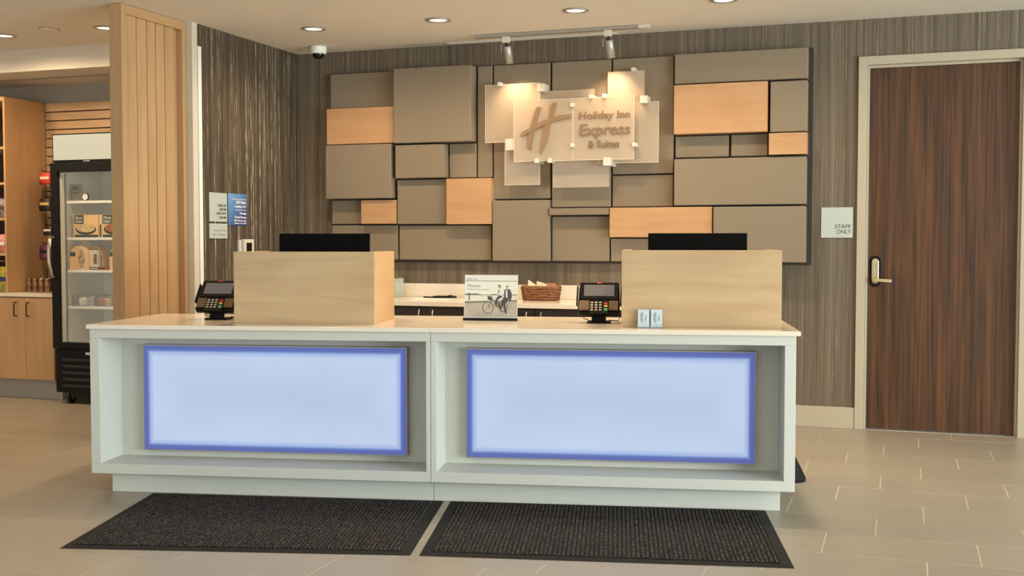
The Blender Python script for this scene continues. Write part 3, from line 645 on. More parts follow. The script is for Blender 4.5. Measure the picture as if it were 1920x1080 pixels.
def poly(pts, mi, lay): pic.prism([q2(*p) for p in pts], O + NN * (0.0009 + 0.0002 * lay), U, V, NN * 0.0002, mi)
poly([(112, 270), (1138, 270), (1138, 520), (112, 520)], 0, 0); poly([(112, 520), (1138, 520), (1138, 640), (112, 650)], 7, 0)
poly([(112, 650), (1138, 640), (1138, 950), (112, 950)], 1, 0); poly([(112, 250), (1138, 255), (1138, 264), (112, 260)], 5, 1)
poly([(112, 505), (180, 498), (260, 502), (340, 496), (450, 522), (650, 520), (1138, 515), (1138, 532), (112, 532)], 3, 1)
poly([(112, 655), (560, 640), (560, 672), (112, 690)], 3, 1); poly([(960, 628), (1138, 622), (1138, 650), (960, 656)], 3, 1); poly([(185, 490), (208, 490), (205, 640), (188, 640)], 2, 2)
def ring(cx, cy, rx, ry, w, lay, mi=2, n=22):
    for i in range(n):
        a, b = 2 * math.pi * i / n, 2 * math.pi * (i + 1) / n
        poly([(cx + rx * math.cos(a), cy + ry * math.sin(a)), (cx + rx * math.cos(b), cy + ry * math.sin(b)), (cx + (rx - w) * math.cos(b), cy + (ry - w) * math.sin(b)), (cx + (rx - w) * math.cos(a), cy + (ry - w) * math.sin(a))], mi, lay)
def stroke(x0, y0, x1, y1, w, mi, lay):
    d = math.hypot(x1 - x0, y1 - y0); nx, ny = -(y1 - y0) / d * w / 2, (x1 - x0) / d * w / 2
    poly([(x0 + nx, y0 + ny), (x1 + nx, y1 + ny), (x1 - nx, y1 - ny), (x0 - nx, y0 - ny)], mi, lay)
ring(572, 772, 112, 122, 13, 2); ring(880, 760, 82, 98, 12, 2)
for x0, y0, x1, y1, w in ((572, 772, 650, 600, 12), (650, 600, 760, 750, 12), (640, 560, 660, 640, 12), (760, 750, 850, 620, 10), (650, 640, 840, 640, 10), (760, 755, 880, 760, 10), (620, 520, 760, 515, 10)): stroke(x0, y0, x1, y1, w, 2, 3)
poly([(555, 545), (650, 560), (635, 635), (570, 625)], 2, 3)
poly([(760, 510), (800, 395), (840, 400), (852, 480), (840, 545), (780, 530)], 6, 4); stroke(800, 450, 730, 515, 20, 6, 4); stroke(775, 430, 778, 490, 16, 2, 5)
poly([(790, 520), (860, 560), (760, 620), (745, 720), (705, 720), (715, 610)], 2, 4); stroke(735, 640, 730, 750, 30, 2, 4); stroke(770, 660, 800, 780, 32, 2, 4)
poly([(752, 350), (770, 330), (800, 340), (806, 370), (790, 400), (765, 395)], 4, 5); poly([(765, 332), (790, 328), (820, 365), (812, 390), (795, 365)], 2, 6)
poly([(885, 430), (935, 405), (1000, 420), (1030, 500), (1035, 560), (1010, 650), (980, 650), (975, 590), (880, 570)], 2, 4); poly([(915, 440), (945, 415), (950, 580), (918, 570)], 6, 5)
poly([(870, 570), (975, 580), (960, 640), (900, 700), (860, 740), (820, 700)], 2, 4); stroke(880, 640, 915, 850, 40, 2, 4); poly([(905, 850), (940, 840), (945, 880), (905, 885)], 2, 5); stroke(850, 700, 810, 830, 28, 2, 4)
poly([(912, 372), (925, 350), (955, 350), (960, 385), (945, 415), (920, 405)], 4, 5); poly([(915, 360), (930, 342), (958, 348), (962, 380), (948, 362)], 2, 6)
sub(pic.build('printed_picture', PM, t), 'grey print of a couple on a bicycle')
for s, x, y, w, h in (('IHG', 145, 235, 90, 38), ('Welcome', 150, 378, 265, 60), ('IHG Rewards Club members', 150, 432, 430, 26), ('Rewards', 262, 232, 90, 26)):
    p_ = q2(x, y); text('lettering', s, 0.02, M['ink_grey'] if s[0] == 'R' else PM[3], t, O + U * p_[0] + V * p_[1] + NN * 0.0014, U, V, ext=0.0002, width=w / 1045 * WW, height=h / 860 * HH)

M['card_blue'] = mat('pale_blue_card', (186, 206, 216), 0.5, var=0.04, scale=40)
for i, (a, lb) in enumerate(((2.797, 'pale blue card in a clear holder on the desk, on the terminal side'), (2.860, 'pale blue card in a clear holder on the desk, on the staff door side'))):
    t = thing('card_holder', lb, 'card holder', dw(a, 0.150, ZT), DKA)
    MB().prism([(-0.02, 0), (0.012, 0), (0.012, 0.003), (-0.014, 0.003), (-0.016, 0.02), (-0.019, 0.02)], (-0.030, 0, 0), (0, 1, 0), (0, 0, 1), (0.060, 0, 0)).build('holder', M['acrylic'], t)
    MB().obox((0, -0.004, 0.046), (0.027, 0, 0), (0, 0.003, -0.0005), (0, 0.006, 0.042)).build('card', M['card_blue'], t)
    for x, h in ((-0.012, 0.04), (-0.004, 0.055), (0.012, 0.03)):
        MB().obox((x, -0.0075, 0.050), (0.0018, 0, 0), (0, 0.0004, 0), (0, 0.003, h / 2)).build('printed_line', M['ink_grey'], t)

# ------------------------------------------------------------------ back counter
t = None
for i, (x0, x1, lb) in enumerate(((-4.438, -3.628, 'dark espresso base cabinet in the corner by the side wall'), (-3.626, -2.818, 'dark espresso base cabinet under the potted plant and black tray'),
                                  (-2.816, -2.007, 'dark espresso base cabinet under the wicker basket'), (-2.005, -1.25, 'dark espresso base cabinet at the staff door end of the back counter'))):
    t = thing('base_cabinet', lb, 'cabinet', ((x0 + x1) / 2, 7.40, 0)); w = (x1 - x0) / 2
    box('body', M['espresso'], (-w, w, 0.0, 0.59, 0.1, 0.822), t)
    box('plinth', M['black_matte'], (-w, w, 0.06, 0.59, 0, 0.1), t)
    for s in (-1, 1):
        d = box('door', M['espresso'], (min(s * 0.002, s * (w - 0.001)), max(s * 0.002, s * (w - 0.001)), -0.02, -0.001, 0.105, 0.815), t, 0.001)
        hx_ = s * 0.053
        MB().tube([(hx_, -0.02, 0.79), (hx_, -0.042, 0.795), (hx_, -0.05, 0.785), (hx_, -0.05, 0.70), (hx_, -0.042, 0.69), (hx_, -0.02, 0.695)], 0.005, 8).build('handle', M['steel'], d)
t = thing('back_counter', 'white stone counter along the wallpapered wall behind the desk', 'countertop', (-2.93, 7.36, 0.822))
box('slab', M['quartz'], (-1.685, 1.70, 0, 0.638, 0, 0.034), t, 0.002)
tag(box('backsplash', M['quartz'], (-4.615, -1.23, 7.979, 7.999, 0.8565, 0.960), None, 0.0015), 'low white stone backsplash standing along the back of the counter', 'backsplash')
ZB = 0.856
t = thing('potted_plant', 'small green leafy plant in a square glass vase on the back counter', 'plant', (-3.715, 7.86, ZB))
vs = MB()
for a in (-1, 1): vs.box(min(a * .056, a * .060), max(a * .056, a * .060), -.060, .060, 0, .145).box(-.056, .056, min(a * .056, a * .060), max(a * .056, a * .060), 0, .145)
vs.box(-.056, .056, -.056, .056, 0, .008)
vs.build('vase', clear_glass('vase_glass', (244, 250, 244), 0.06, 0.30), t)
box('gravel', mat('pale_gravel', (176, 172, 150), 0.9, var=0.2, scale=90), (-.054, .054, -.054, .054, .008, .055), t)
M['leaf'] = mat('leaf_green', (84, 128, 54), 0.5, rgb2=(138, 172, 84), scale=30)
for i in range(34):
    a = random.uniform(0, 6.28); r = random.uniform(0.005, 0.052); z = random.choice((random.uniform(.06, .11), random.uniform(.135, .172), random.uniform(.14, .175)))
    c = Vector((r * math.cos(a), r * math.sin(a), z)); L_ = random.uniform(.014, .024); d = Vector((math.cos(a + random.uniform(-.8, .8)), math.sin(a + random.uniform(-.8, .8)), random.uniform(-.2, .8))).normalized(); sd = d.cross(Vector((0, 0, 1))).normalized()
    if z < .13: L_ *= .5; c.x *= .7; c.y *= .7
    lf = MB(); n_ = d.cross(sd)
    pts = [c - d * L_ * .6, c + sd * L_ * .35 + n_ * .002, c + d * L_, c - sd * L_ * .35 + n_ * .002]; b0 = 0
    for k in (0, .0012):
        for p_ in pts: lf.v.append(tuple(p_ + n_ * k))
    lf.face([0, 1, 2, 3]); lf.face([4, 5, 6, 7])
    for k in range(4): lf.face([k, (k + 1) % 4, (k + 1) % 4 + 4, k + 4])
    lf.build('leaf', M['leaf'], t)
MB().tube([(0, 0, .05), (.004, .004, .1), (0, 0, .15)], .003, 6).build('stem', M['leaf'], t)
t = thing('desk_tray', 'flat black desk tray lying on the back counter', 'tray', (-3.30, 7.90, ZB))
MB().prism([(-.085, -.045), (.06, -.05), (.085, -.03), (.085, .03), (.06, .05), (-.085, .045)], (0, 0, 0), (1, 0, 0), (0, 1, 0), (0, 0, .014)).build('tray', M['black'], t, .004)
MB().lathe([(.0, .014), (.022, .014), (.018, .020), (0, .021)], (.045, 0, 0), 14, caps=False).build('clip', M['black_gloss'], t)
tag(MB().obox((-3.40, 7.84, ZB + .006), (.06, -.02, 0), (.0015, .0045, 0), (0, 0, .005)).build('pen', M['black'], None, .002), 'black pen lying beside the flat black tray', 'pen')
tag(MB().obox((-3.30, 7.68, ZB + .0012), (.14, .02, 0), (-.012, .10, 0), (0, 0, .001)).build('paper_sheet', M['plain_white']), 'blank sheet of paper lying flat on the back counter', 'paper')
# basket of rope
M['wicker'] = mat('wicker', (66, 38, 22), 0.6, rgb2=(150, 98, 58), scale=120, bump=0.8)
t = thing('wicker_basket', 'brown woven wicker basket holding papers on the back counter', 'basket', (-2.495, 7.79, ZB))
bw, bd_ = 0.130, 0.085
def rrect(i, n, w, d):
    a = 2 * math.pi * i / n; ca, sa = math.cos(a), math.sin(a); e = 0.42
    return (w * math.copysign(abs(ca) ** e, ca), d * math.copysign(abs(sa) ** e, sa))
wv = MB(); n = 44
for row in range(5):
    k = 0.93 + 0.07 * row / 4
    for st in range(2):
        pth = []; rr = []
        for i in range(n + 1):
            x, y = rrect(i, n, bw * k, bd_ * k); ph = i * 0.9 + st * math.pi + row * 1.3
            g = 1 + 0.035 * math.cos(ph); pth.append((x * g, y * g, 0.0165 + row * 0.0185 + 0.0045 * math.sin(ph))); rr.append(0.0085 + 0.002 * math.sin(i * 1.7 + row))
        wv.tube(pth, rr, 6)
wv.build('weave', M['wicker'], t)
box('basket_bottom', M['wicker'], (-bw * .9, bw * .9, -bd_ * .9, bd_ * .9, 0.001, 0.008), t)
pth = [(*rrect(i, n, bw * 1.02, bd_ * 1.02), 0.101) for i in range(n + 1)]
MB().tube(pth, 0.008, 6).build('rim', mat('wicker_rim', (92, 62, 36), 0.6, rgb2=(150, 112, 70), scale=100, bump=.6), t)
M['cream_paper'] = mat('cream_paper', (226, 206, 176), 0.7, var=0.03)
for (x, y, an, tp, lb) in ((-0.066, -.02, .35, [(-.032, -.05), (.028, -.05), (.028, .035), (-.028, .072)], 'cream folded paper with a sharp upright corner in the basket'), (-0.006, 0, .1, [(-.042, -.05), (.056, -.05), (.056, .038), (-.028, .062)], 'wide cream paper sloping down to one side in the basket')):
    o = MB().prism(tp, (0, 0, 0), (math.cos(an), math.sin(an), 0), (0, .1, 1), (0, .002, 0)).build('folded_paper', M['cream_paper']); o.location = (-2.495 + x, 7.79 + y, ZB + 0.078); tag(o, lb, 'paper')
t = thing('snack_packet', 'striped orange packet leaning in the wicker basket', 'packet', (-2.422, 7.80, ZB + 0.06))
MB().obox((0, 0, .03), (.032, 0, 0), (0, .012, 0), (0, .006, .034)).build('packet', mat('orange_print', (206, 140, 100), 0.5, rgb2=(120, 66, 52), scale=60, stretch=(1, 1, 8)), t, .006)
box('label_band', M['ink'], (-.024, .022, -.0135, -.0125, .030, .042), t)

# ------------------------------------------------------------------ floor mats and cone
M['carpet'] = mat('ribbed_carpet', (20, 19, 20), 0.95, rgb2=(136, 127, 127), scale=230, detail=2.0, bump=0.5, spec=0.1)
for e_, p_ in zip(M['carpet'].node_tree.nodes['Color Ramp'].color_ramp.elements, (0.50, 0.74)): e_.position = p_
def floor_mat(label, fl, fr_, br_, bl):
    c = [Vector(dw(q[0], q[1], 0)) for q in (fl, fr_, br_, bl)]; ctr = sum(c, Vector()) / 4
    t = thing('floor_mat', label, 'floor mat', ctr, 0, 'black ribbed floor mats'); c = [q - ctr for q in c]
    Lx = (c[1] - c[0]).length; Ly = (c[3] - c[0]).length
    def B2(u, v, z):
        p_ = c[0] * (1 - u) * (1 - v) + c[1] * u * (1 - v) + c[2] * u * v + c[3] * (1 - u) * v; return (p_.x, p_.y, z)
    iu, iv = 0.048 / Lx, 0.040 / Ly
    bo = MB()
    lo_ = [(0, 0), (1, 0), (1, 1), (0, 1)]; hi_ = [(iu, iv), (1 - iu, iv), (1 - iu, 1 - iv), (iu, 1 - iv)]; eo = 0.006
    for q in lo_: bo.v.append(B2(*q, 0.0))
    for q in lo_: bo.v.append(B2(*q, 0.0018))
    for q in hi_: bo.v.append(B2(*q, 0.0075))
    for q in hi_: bo.v.append(B2(*q, 0.0))
    for k in range(4):
        j = (k + 1) % 4
        bo.face([k, j, 4 + j, 4 + k]); bo.face([4 + k, 4 + j, 8 + j, 8 + k]); bo.face([8 + k, 8 + j, 12 + j, 12 + k])
    bo.face([0, 1, 2, 3])
    bo.build('rubber_border', M['rubber'], t)
    nr_ = 74; rb = MB(); prev = None
    prof = []
    for i in range(nr_):
        u0 = iu + (1 - 2 * iu) * i / nr_; u1 = iu + (1 - 2 * iu) * (i + 1) / nr_; d_ = u1 - u0
        prof += [(u0 + d_ * .02, .0045), (u0 + d_ * .22, .0105), (u0 + d_ * .72, .0105), (u0 + d_ * .92, .0045)]
    for v in (iv, 1 - iv):
        for u, z in prof: rb.v.append(B2(u, v, z))
    m_ = len(prof)
    for i in range(m_ - 1): rb.face([i, i + 1, m_ + i + 1, m_ + i])
    o = rb.build('ribbed_pile', M['carpet'], t); o['kind'] = 'stuff'
    for p_ in o.data.polygons:
        if p_.normal.z < 0: o.data.flip_normals(); break
floor_mat('black ribbed mat in front of the desk panel nearer the alcove', (0.385, -0.965), (1.862, -0.885), (1.820, 0.078), (0.318, 0.066))
floor_mat('black ribbed mat in front of the desk panel nearer the staff door', (1.900, -0.885), (3.400, -0.873), (3.378, 0.080), (1.856, 0.080))
t = thing('black_cone', 'small black cone standing on the tiles behind the end of the desk', 'cone', (-0.565, 6.16, 0))
MB().lathe([(0.0, 0.0), (0.074, 0.0), (0.082, 0.006), (0.082, 0.018), (0.076, 0.030), (0.020, 0.145), (0.012, 0.155), (0, 0.157)], (0, 0, 0), 24, caps=False).build('cone_body', M['black_matte'], t)
MB().lathe([(0.010, 0.155), (0.010, 0.168), (0.006, 0.172), (0, 0.172)], (0, 0, 0), 12, caps=False).build('cone_tip', M['black'], t)

# ------------------------------------------------------------------ snack alcove
t = thing('slatted_display_wall', 'maple slatted display wall behind the cooler', 'display wall', (-5.86, 7.80, 0.858))
box('core', M['black_matte'], (-1.066, 1.055, -0.016, -0.001, 0, 1.590), t)
z = 1.597; hts = [0.078] + [0.0745] * 19
for i, h in enumerate(hts):
    z0 = z - h + 0.009
    if z0 < 0.0: z0 = 0.002
    o = MB().box(-1.064, 1.055, -0.030, -0.016, 0, z - z0).build('slat', M['maple'], t, 0.001); o.location = (0, 0, z0)
    z -= h
    if z < 0.03: break
# shelf tower
t = thing('shelf_tower', 'tall open maple shelf tower full of snacks standing on the alcove counter', 'shelf', (-7.40, 7.31, 0.867))
box('side_panel', M['maple_v'], (0.455, 0.473, 0.0, 0.46, 0, 1.594), t, 0.001)
box('side_panel', M['maple_v'], (-0.473, -0.455, 0.0, 0.46, 0, 1.594), t, 0.001)
box('top_panel', M['maple'], (-0.455, 0.455, 0.0, 0.46, 1.560, 1.594), t, 0.001)
box('back_panel', M['espresso'], (-0.455, 0.455, 0.452, 0.46, 0, 1.56), t)
SH = [1.170, 0.880, 0.590, 0.300]
for z in SH: box('shelf', M['maple'], (-0.455, 0.455, 0.004, 0.452, z, z + 0.020), t, 0.001)
def bag_mesh(w, d, h):
    b = MB(); b.v += [(-w, -0.003, 0), (w, -0.003, 0), (w, 0.003, 0), (-w, 0.003, 0)]
    for f, z in ((1.0, .18), (1.0, .5), (0.9, .82)):
        dd = d * (1 if z == .5 else .8); b.v += [(-w * f, -dd, h * z), (w * f, -dd, h * z), (w * f, dd, h * z), (-w * f, dd, h * z)]
    b.v += [(-w, -0.002, h), (w, -0.002, h), (w, 0.002, h), (-w, 0.002, h)]
    b.face([3, 2, 1, 0]); b.face([16, 17, 18, 19])
    for l in range(4):
        for k in range(4):
            j = (k + 1) % 4; b.face([l * 4 + k, l * 4 + j, l * 4 + 4 + j, l * 4 + 4 + k], 0, True)
    return b
BAG = {}
def bag(loc, w, h, c1, c2, band, label, cat='snack bag', rot=0.0, group=None):
    t = thing('snack_bag', label, cat, loc, rot, group)
    key = ('bag', c1, c2)
    if key not in BAG: BAG[key] = mat('foil_print', c1, 0.35, rgb2=c2, scale=28, detail=4)
    bag_mesh(w, 0.02, h).build('pouch', BAG[key], t)
    kb_ = ('band', band)
    if kb_ not in BAG: BAG[kb_] = mat('print_band', band, 0.4)
    box('label_band', BAG[kb_], (-w * .82, w * .82, -0.0225, -0.0205, h * .42, h * .60), t)
    return t
bx_ = -7.035
bag((-7.005, 7.35, 0.867 + 0.611), .045, .16, (38, 44, 84), (196, 190, 186), (110, 58, 40), 'blue and white snack bag on a middle tower shelf')
bag((-7.10, 7.37, 0.867 + 0.611), .045, .17, (120, 60, 40), (210, 180, 140), (230, 220, 200), 'brown snack bag beside the blue and white one')
bag((-7.005, 7.35, 0.867 + 0.321), .045, .155, (196, 70, 56), (226, 200, 190), (236, 224, 214), 'red and white snack bag on a tower shelf')
bag((-7.10, 7.37, 0.867 + 0.321), .045, .16, (190, 120, 60), (230, 190, 110), (80, 40, 30), 'amber snack bag beside the red and white one')
bag((-7.005, 7.36, 0.868), .042, .21, (86, 130, 50), (222, 190, 60), (40, 60, 110), 'green and yellow chip bag standing on the alcove counter in the tower')
bag((-7.10, 7.37, 0.868), .045, .20, (40, 60, 120), (80, 110, 170), (230, 220, 90), 'dark blue chip bag next to the green and yellow bag')
o = thing('wire_rack', 'black wire snack rack inside the lowest tower bay', 'rack', (-7.15, 7.50, 0.868))
for z in (0.01, 0.245): MB().tube([(-.2, -.11, z), (.2, -.11, z)], .004, 6).build('rail', M['black'], o)
for x in (-.19, 0, .19): MB().tube([(x, -.11, 0), (x, -.11, .27)], .004, 6).build('upright', M['black'], o)
MB().tube([(-.2, -.116, .255), (.2, -.116, .255)], .006, 6).build('price_strip', mat('orange_strip', (214, 130, 70), .5), o)
# hooks with hanging pouches
def hook(x, z, label, group='hooks on the slatted wall'):
    h = thing('display_hook', label, 'hook', (x, 7.768, z))
    MB().tube([(0, 0.0, 0.0), (0, -0.01, 0), (0, -0.165, 0.004), (0, -0.175, 0.018)], 0.004, 6).build('rod', M['black'], h)
    box('hook_plate', M['black'], (-.02, .02, -.004, 0.0015, -.012, .014), h)
HK = [(-6.812, 1.866, (206, 44, 40), (226, 90, 60), (238, 220, 200), .055, .098, 'red'), (-6.818, 1.655, (22, 22, 24), (60, 54, 40), (214, 186, 110), .058, .110, 'black and gold'),
      (-6.792, 1.420, (30, 28, 26), (74, 66, 50), (220, 210, 190), .045, .080, 'small black'), (-6.818, 1.262, (150, 70, 100), (70, 66, 90), (34, 34, 44), .062, .125, 'purple and pink')]
for x, z, c1, c2, bd2, w, h, nm in HK:
    hook(x, z, 'black wire hook carrying the %s pouch' % nm)
    t = thing('hanging_pouch', '%s snack pouch hanging from a hook beside the cooler' % nm, 'snack pouch', (x, 7.635, z - h - 0.006))
    bag_mesh(w, 0.014, h).build('pouch', mat('pouch_print', c1, 0.35, rgb2=c2, scale=36, detail=4), t)
    box('label_band', mat('pouch_band', bd2, 0.4), (-w * .8, w * .8, -0.0165, -0.0145, h * .45, h * .66), t)
t = thing('hanging_pouch', 'orange snack pouch hanging behind the purple and pink pouch', 'snack pouch', (-6.80, 7.69, 1.262 - .10))
bag_mesh(.05, .012, .115).build('pouch', mat('orange_pouch', (226, 150, 60), .4, rgb2=(240, 180, 90), scale=30), t); box('label_band', M['ink'], (-.035, .035, -.0145, -.0125, .05, .07), t)
# base cabinet and counter
t = thing('base_cabinet', 'maple base cabinet with wire pulls under the alcove counter', 'cabinet', (-6.93, 7.30, 0))
box('body', M['maple_v'], (-0.95, 0.50, 0.0, 0.47, 0.165, 0.836), t)
box('toe_kick', M['wall_grey'], (-0.95, 0.50, 0.055, 0.47, 0, 0.165), t)
for x0, x1 in ((-0.93, -0.375), (-0.372, 0.205 - 0.0015), (0.2065, 0.49)):
    d = box('door', M['maple_v'], (x0, x1, -0.02, -0.001, 0.165, 0.826), t, 0.001)
    if x1 > 0.1:
        hx_ = 0.12 if x0 < 0.1 else 0.245
        MB().tube([(hx_, -0.02, 0.79), (hx_, -0.045, 0.79), (hx_, -0.05, 0.785), (hx_, -0.05, 0.685), (hx_, -0.045, 0.68), (hx_, -0.02, 0.68)], 0.0045, 8).build('handle', M['black'], d)
o = tag(MB().box(-0.95, 0.505, -0.02, 0.50, 0, 0.03).build('countertop', M['quartz'], None, 0.002), 'pale stone counter on the maple alcove cabinet', 'countertop'); o.location = (-6.93, 7.295, 0.836)
# slim cans
M['can_a'] = mat('can_print', (70, 34, 30), .3, rgb2=(190, 150, 110), scale=45, metal=.4); M['can_b'] = mat('can_print_dark', (30, 30, 38), .3, rgb2=(120, 110, 104), scale=45, metal=.4)
def can(x, y, m, body_name, label):
    t = thing('drink_can', label, 'drink can', (x, y, 0.867), 0, 'slim drink cans on the alcove counter')
    MB().lathe([(0.018, 0.0), (0.0225, 0.006), (0.0225, 0.096), (0.018, 0.106)], (0, 0, 0), 18).build('can_body', m, t)
    MB().lathe([(0.018, 0.106), (0.0185, 0.110), (0.0165, 0.110), (0.016, 0.107), (0.0, 0.107)], (0, 0, 0), 18, caps=False).build('lid', M['steel'], t)
for i in range(4):
    can(-6.895 + i * 0.062, 7.52, M['can_a'], '', 'slim brown and red drink can in the front row on the counter')
    can(-6.870 + i * 0.062, 7.585, M['can_b'], '', 'slim dark drink can in the rear row on the counter')

# ------------------------------------------------------------------ glass-door cooler
CX0, CX1, CY0, CY1 = -6.345, -5.605, 7.19, 7.755
t = thing('drinks_cooler', 'black glass-door cooler with lit sign panel in the alcove', 'cooler', ((CX0 + CX1) / 2, CY0, 0))
w = (CX1 - CX0) / 2; d = CY1 - CY0
box('base', M['black'], (-w, w, 0.0, d, 0.09, 0.437), t, 0.003)
for i in range(5): MB().obox((0.01, -0.004, 0.15 + i * 0.052), (w - 0.06, 0, 0), (0, 0.005, 0.004), (0, 0.004, 0.012)).build('louver', M['black_gloss'], t, 0.002)
box('rating_label', M['plain_white'], (-0.08, 0.02, -0.0015, -0.0002, 0.395, 0.415), t)
for x in (-w + 0.12, w - 0.12):
    for y in (0.035, d - 0.06):
        c_ = MB().lathe([(0.036, -0.012), (0.042, -0.008), (0.042, 0.008), (0.036, 0.012)], (x, y, 0.042), 18, axis='x').build('caster', M['black'], t)
        MB().lathe([(0.012, -0.015), (0.012, 0.015)], (x, y, 0.042), 12, axis='x').build('hub', M['steel'], c_)
        MB().box(x - 0.018, x - 0.015, y - 0.02, y + 0.02, 0.04, 0.09).box(x + 0.015, x + 0.018, y - 0.02, y + 0.02, 0.04, 0.09).build('fork', M['steel'], c_)
zi0, zi1 = 0.47, 1.87
box('side_wall', M['black'], (-w, -w + 0.012, 0.03, d, 0.437, 2.12), t); box('side_wall', M['black'], (w - 0.012, w, 0.03, d, 0.437, 2.12), t)
box('top_box', M['black'], (-w, w, 0.0, d, 1.905, 2.128), t, 0.003)
lin_ = MB().box(-w + 0.012, -w + 0.045, 0.035, d - 0.01, zi0, zi1).box(w - 0.045, w - 0.012, 0.035, d - 0.01, zi0, zi1).box(-w + 0.045, w - 0.045, d - 0.04, d - 0.01, zi0, zi1).box(-w + 0.012, w - 0.012, 0.035, d - 0.01, 0.438, zi0).box(-w + 0.012, w - 0.012, 0.035, d - 0.01, zi1, 1.904)
lin_.build('lining', M['cooler_white'], t)
box('sign_panel', M['cooler_sign'], (-w + 0.012, w - 0.012, -0.004, -0.0005, 1.922, 2.118), t, 0)
d_ = MB(); dz0, dz1 = 0.445, 1.898
d_.box(-w, -w + 0.065, -0.03, 0.028, dz0, dz1).box(w - 0.065, w, -0.03, 0.028, dz0, dz1).box(-w + 0.065, w - 0.065, -0.03, 0.028, dz0, dz0 + 0.045).box(-w + 0.065, w - 0.065, -0.03, 0.028, dz1 - 0.07, dz1)
dr_ = d_.build('door', M['black'], t, 0.002)
box('pane', M['glass'], (-w + 0.065, w - 0.065, -0.006, -0.001, dz0 + 0.045, dz1 - 0.07), dr_)
MB().box(-w + 0.065, -w + 0.075, 0.002, 0.028, dz0 + 0.045, dz1 - 0.07).build('gasket', M['ivory'], dr_)
hxx = -w + 0.018
MB().tube([(hxx, -0.03, 1.318), (hxx - .004, -0.06, 1.30), (hxx - .006, -0.072, 1.22), (hxx - .004, -0.072, 1.12), (hxx + .01, -0.06, 1.02), (hxx + .016, -0.03, 0.995)], [.012, .013, .014, .014, .012, .010], 10).build('handle', M['steel'], dr_)
box('badge', M['alu'], (-0.075, -0.01, -0.0015, -0.0002, 1.9065, 1.9165), t)
CSH = [1.585, 1.296, 1.040, 0.752]
for z in CSH:
    s_ = MB().box(-w + 0.075, w - 0.075, 0.062, 0.072, z, z + 0.020)
    sh = s_.build('shelf', M['plain_white'], t, 0.001)
    wr = MB()
    for i in range(26): wr.tube([(-w + 0.085 + i * (2 * w - 0.17) / 25, 0.072, z + 0.012), (-w + 0.085 + i * (2 * w - 0.17) / 25, d - 0.05, z + 0.012)], 0.0022, 4)
    wr.build('shelf_wires', M['plain_white'], sh)
for s in (-1, 1): box('shelf_standard', M['alu'], (min(s * (w - 0.045), s * (w - 0.052)), max(s * (w - 0.045), s * (w - 0.052)), 0.075, 0.09, zi0, zi1 - 0.05), t)
o = box('interior_lamp', emit('cooler_tube', (250, 246, 232), 13.0), (w - 0.062, w - 0.047, 0.038, 0.055, 0.55, 1.8), t)
o = box('interior_lamp', emit('cooler_tube_top', (250, 248, 236), 3.0), (-w + 0.1, w - 0.1, 0.04, 0.06, 1.855, 1.868), t)
# things in the cooler
cxm = (CX0 + CX1) / 2
M['kraft'] = mat('kraft_card', (214, 172, 116), .6, rgb2=(226, 190, 140), scale=8); M['dark_green'] = mat('dark_green_print', (34, 50, 32), .5)
def food(name, c1, c2, sc_=60): return mat(name, c1, .6, rgb2=c2, scale=sc_, detail=5)
def meal_box(x0, x1, y, z, h, label, f):
    t = thing('frozen_meal_box', label, 'food box', ((x0 + x1) / 2, y, z), 0, 'frozen meal boxes in the cooler'); w = (x1 - x0) / 2
    box('carton', M['kraft'], (-w, w, 0, 0.045, 0, h), t, 0.001)
    box('brand_block', M['dark_green'], (-w + .008, -w + .098, -.0012, 0, h * .60, h - .002), t)
    for i, s in enumerate(('Marie', "Callender's")): text('lettering', s, .03, M['plain_white'], t, (-w + .016, -.0014, h * (.80 - .15 * i)), (1, 0, 0), (0, 0, 1), ext=.0003, shear=.2, width=.07, height=.024)
    el = [(.104 * w / .125 * math.cos(a), .042 * math.sin(a)) for a in [2 * math.pi * k / 20 for k in range(20)]]
    MB().prism(el, (0, 0, h * .36), (1, 0, 0), (0, 0, 1), (0, -.0018, 0)).build('printed_bowl', M['ink'], t)
    MB().prism([(p[0] * .9, p[1] * .8) for p in el], (0, -.0018, h * .41), (1, 0, 0), (0, 0, 1), (0, -.0008, 0)).build('printed_food', f, t)
    box('base_band', M['dark_green'], (-w + .01, w - .002, -.0011, 0, 0, h * .12), t)
zc_ = [z + 0.0205 for z in CSH]
meal_box(-6.222, -5.985, 7.272, zc_[1], .178, 'frozen meal carton showing a pale pasta bowl on a cooler shelf', food('pasta_print', (150, 130, 80), (228, 206, 150)))
meal_box(-5.950, -5.72, 7.272, zc_[1], .178, 'frozen meal carton showing a dark meat bowl on a cooler shelf', food('meat_print', (80, 36, 26), (190, 110, 80)))
t = thing('frozen_meal_box', 'frozen meal carton standing narrow side out between two wide cartons', 'food box', (-5.967, 7.275, zc_[1]), 0, 'frozen meal boxes in the cooler')
box('carton', mat('carton_cream', (216, 196, 150), .6), (-.012, .012, 0, .15, 0, .176), t, .001); box('side_band', M['dark_green'], (-.006, .009, -.001, 0, .002, .10), t)
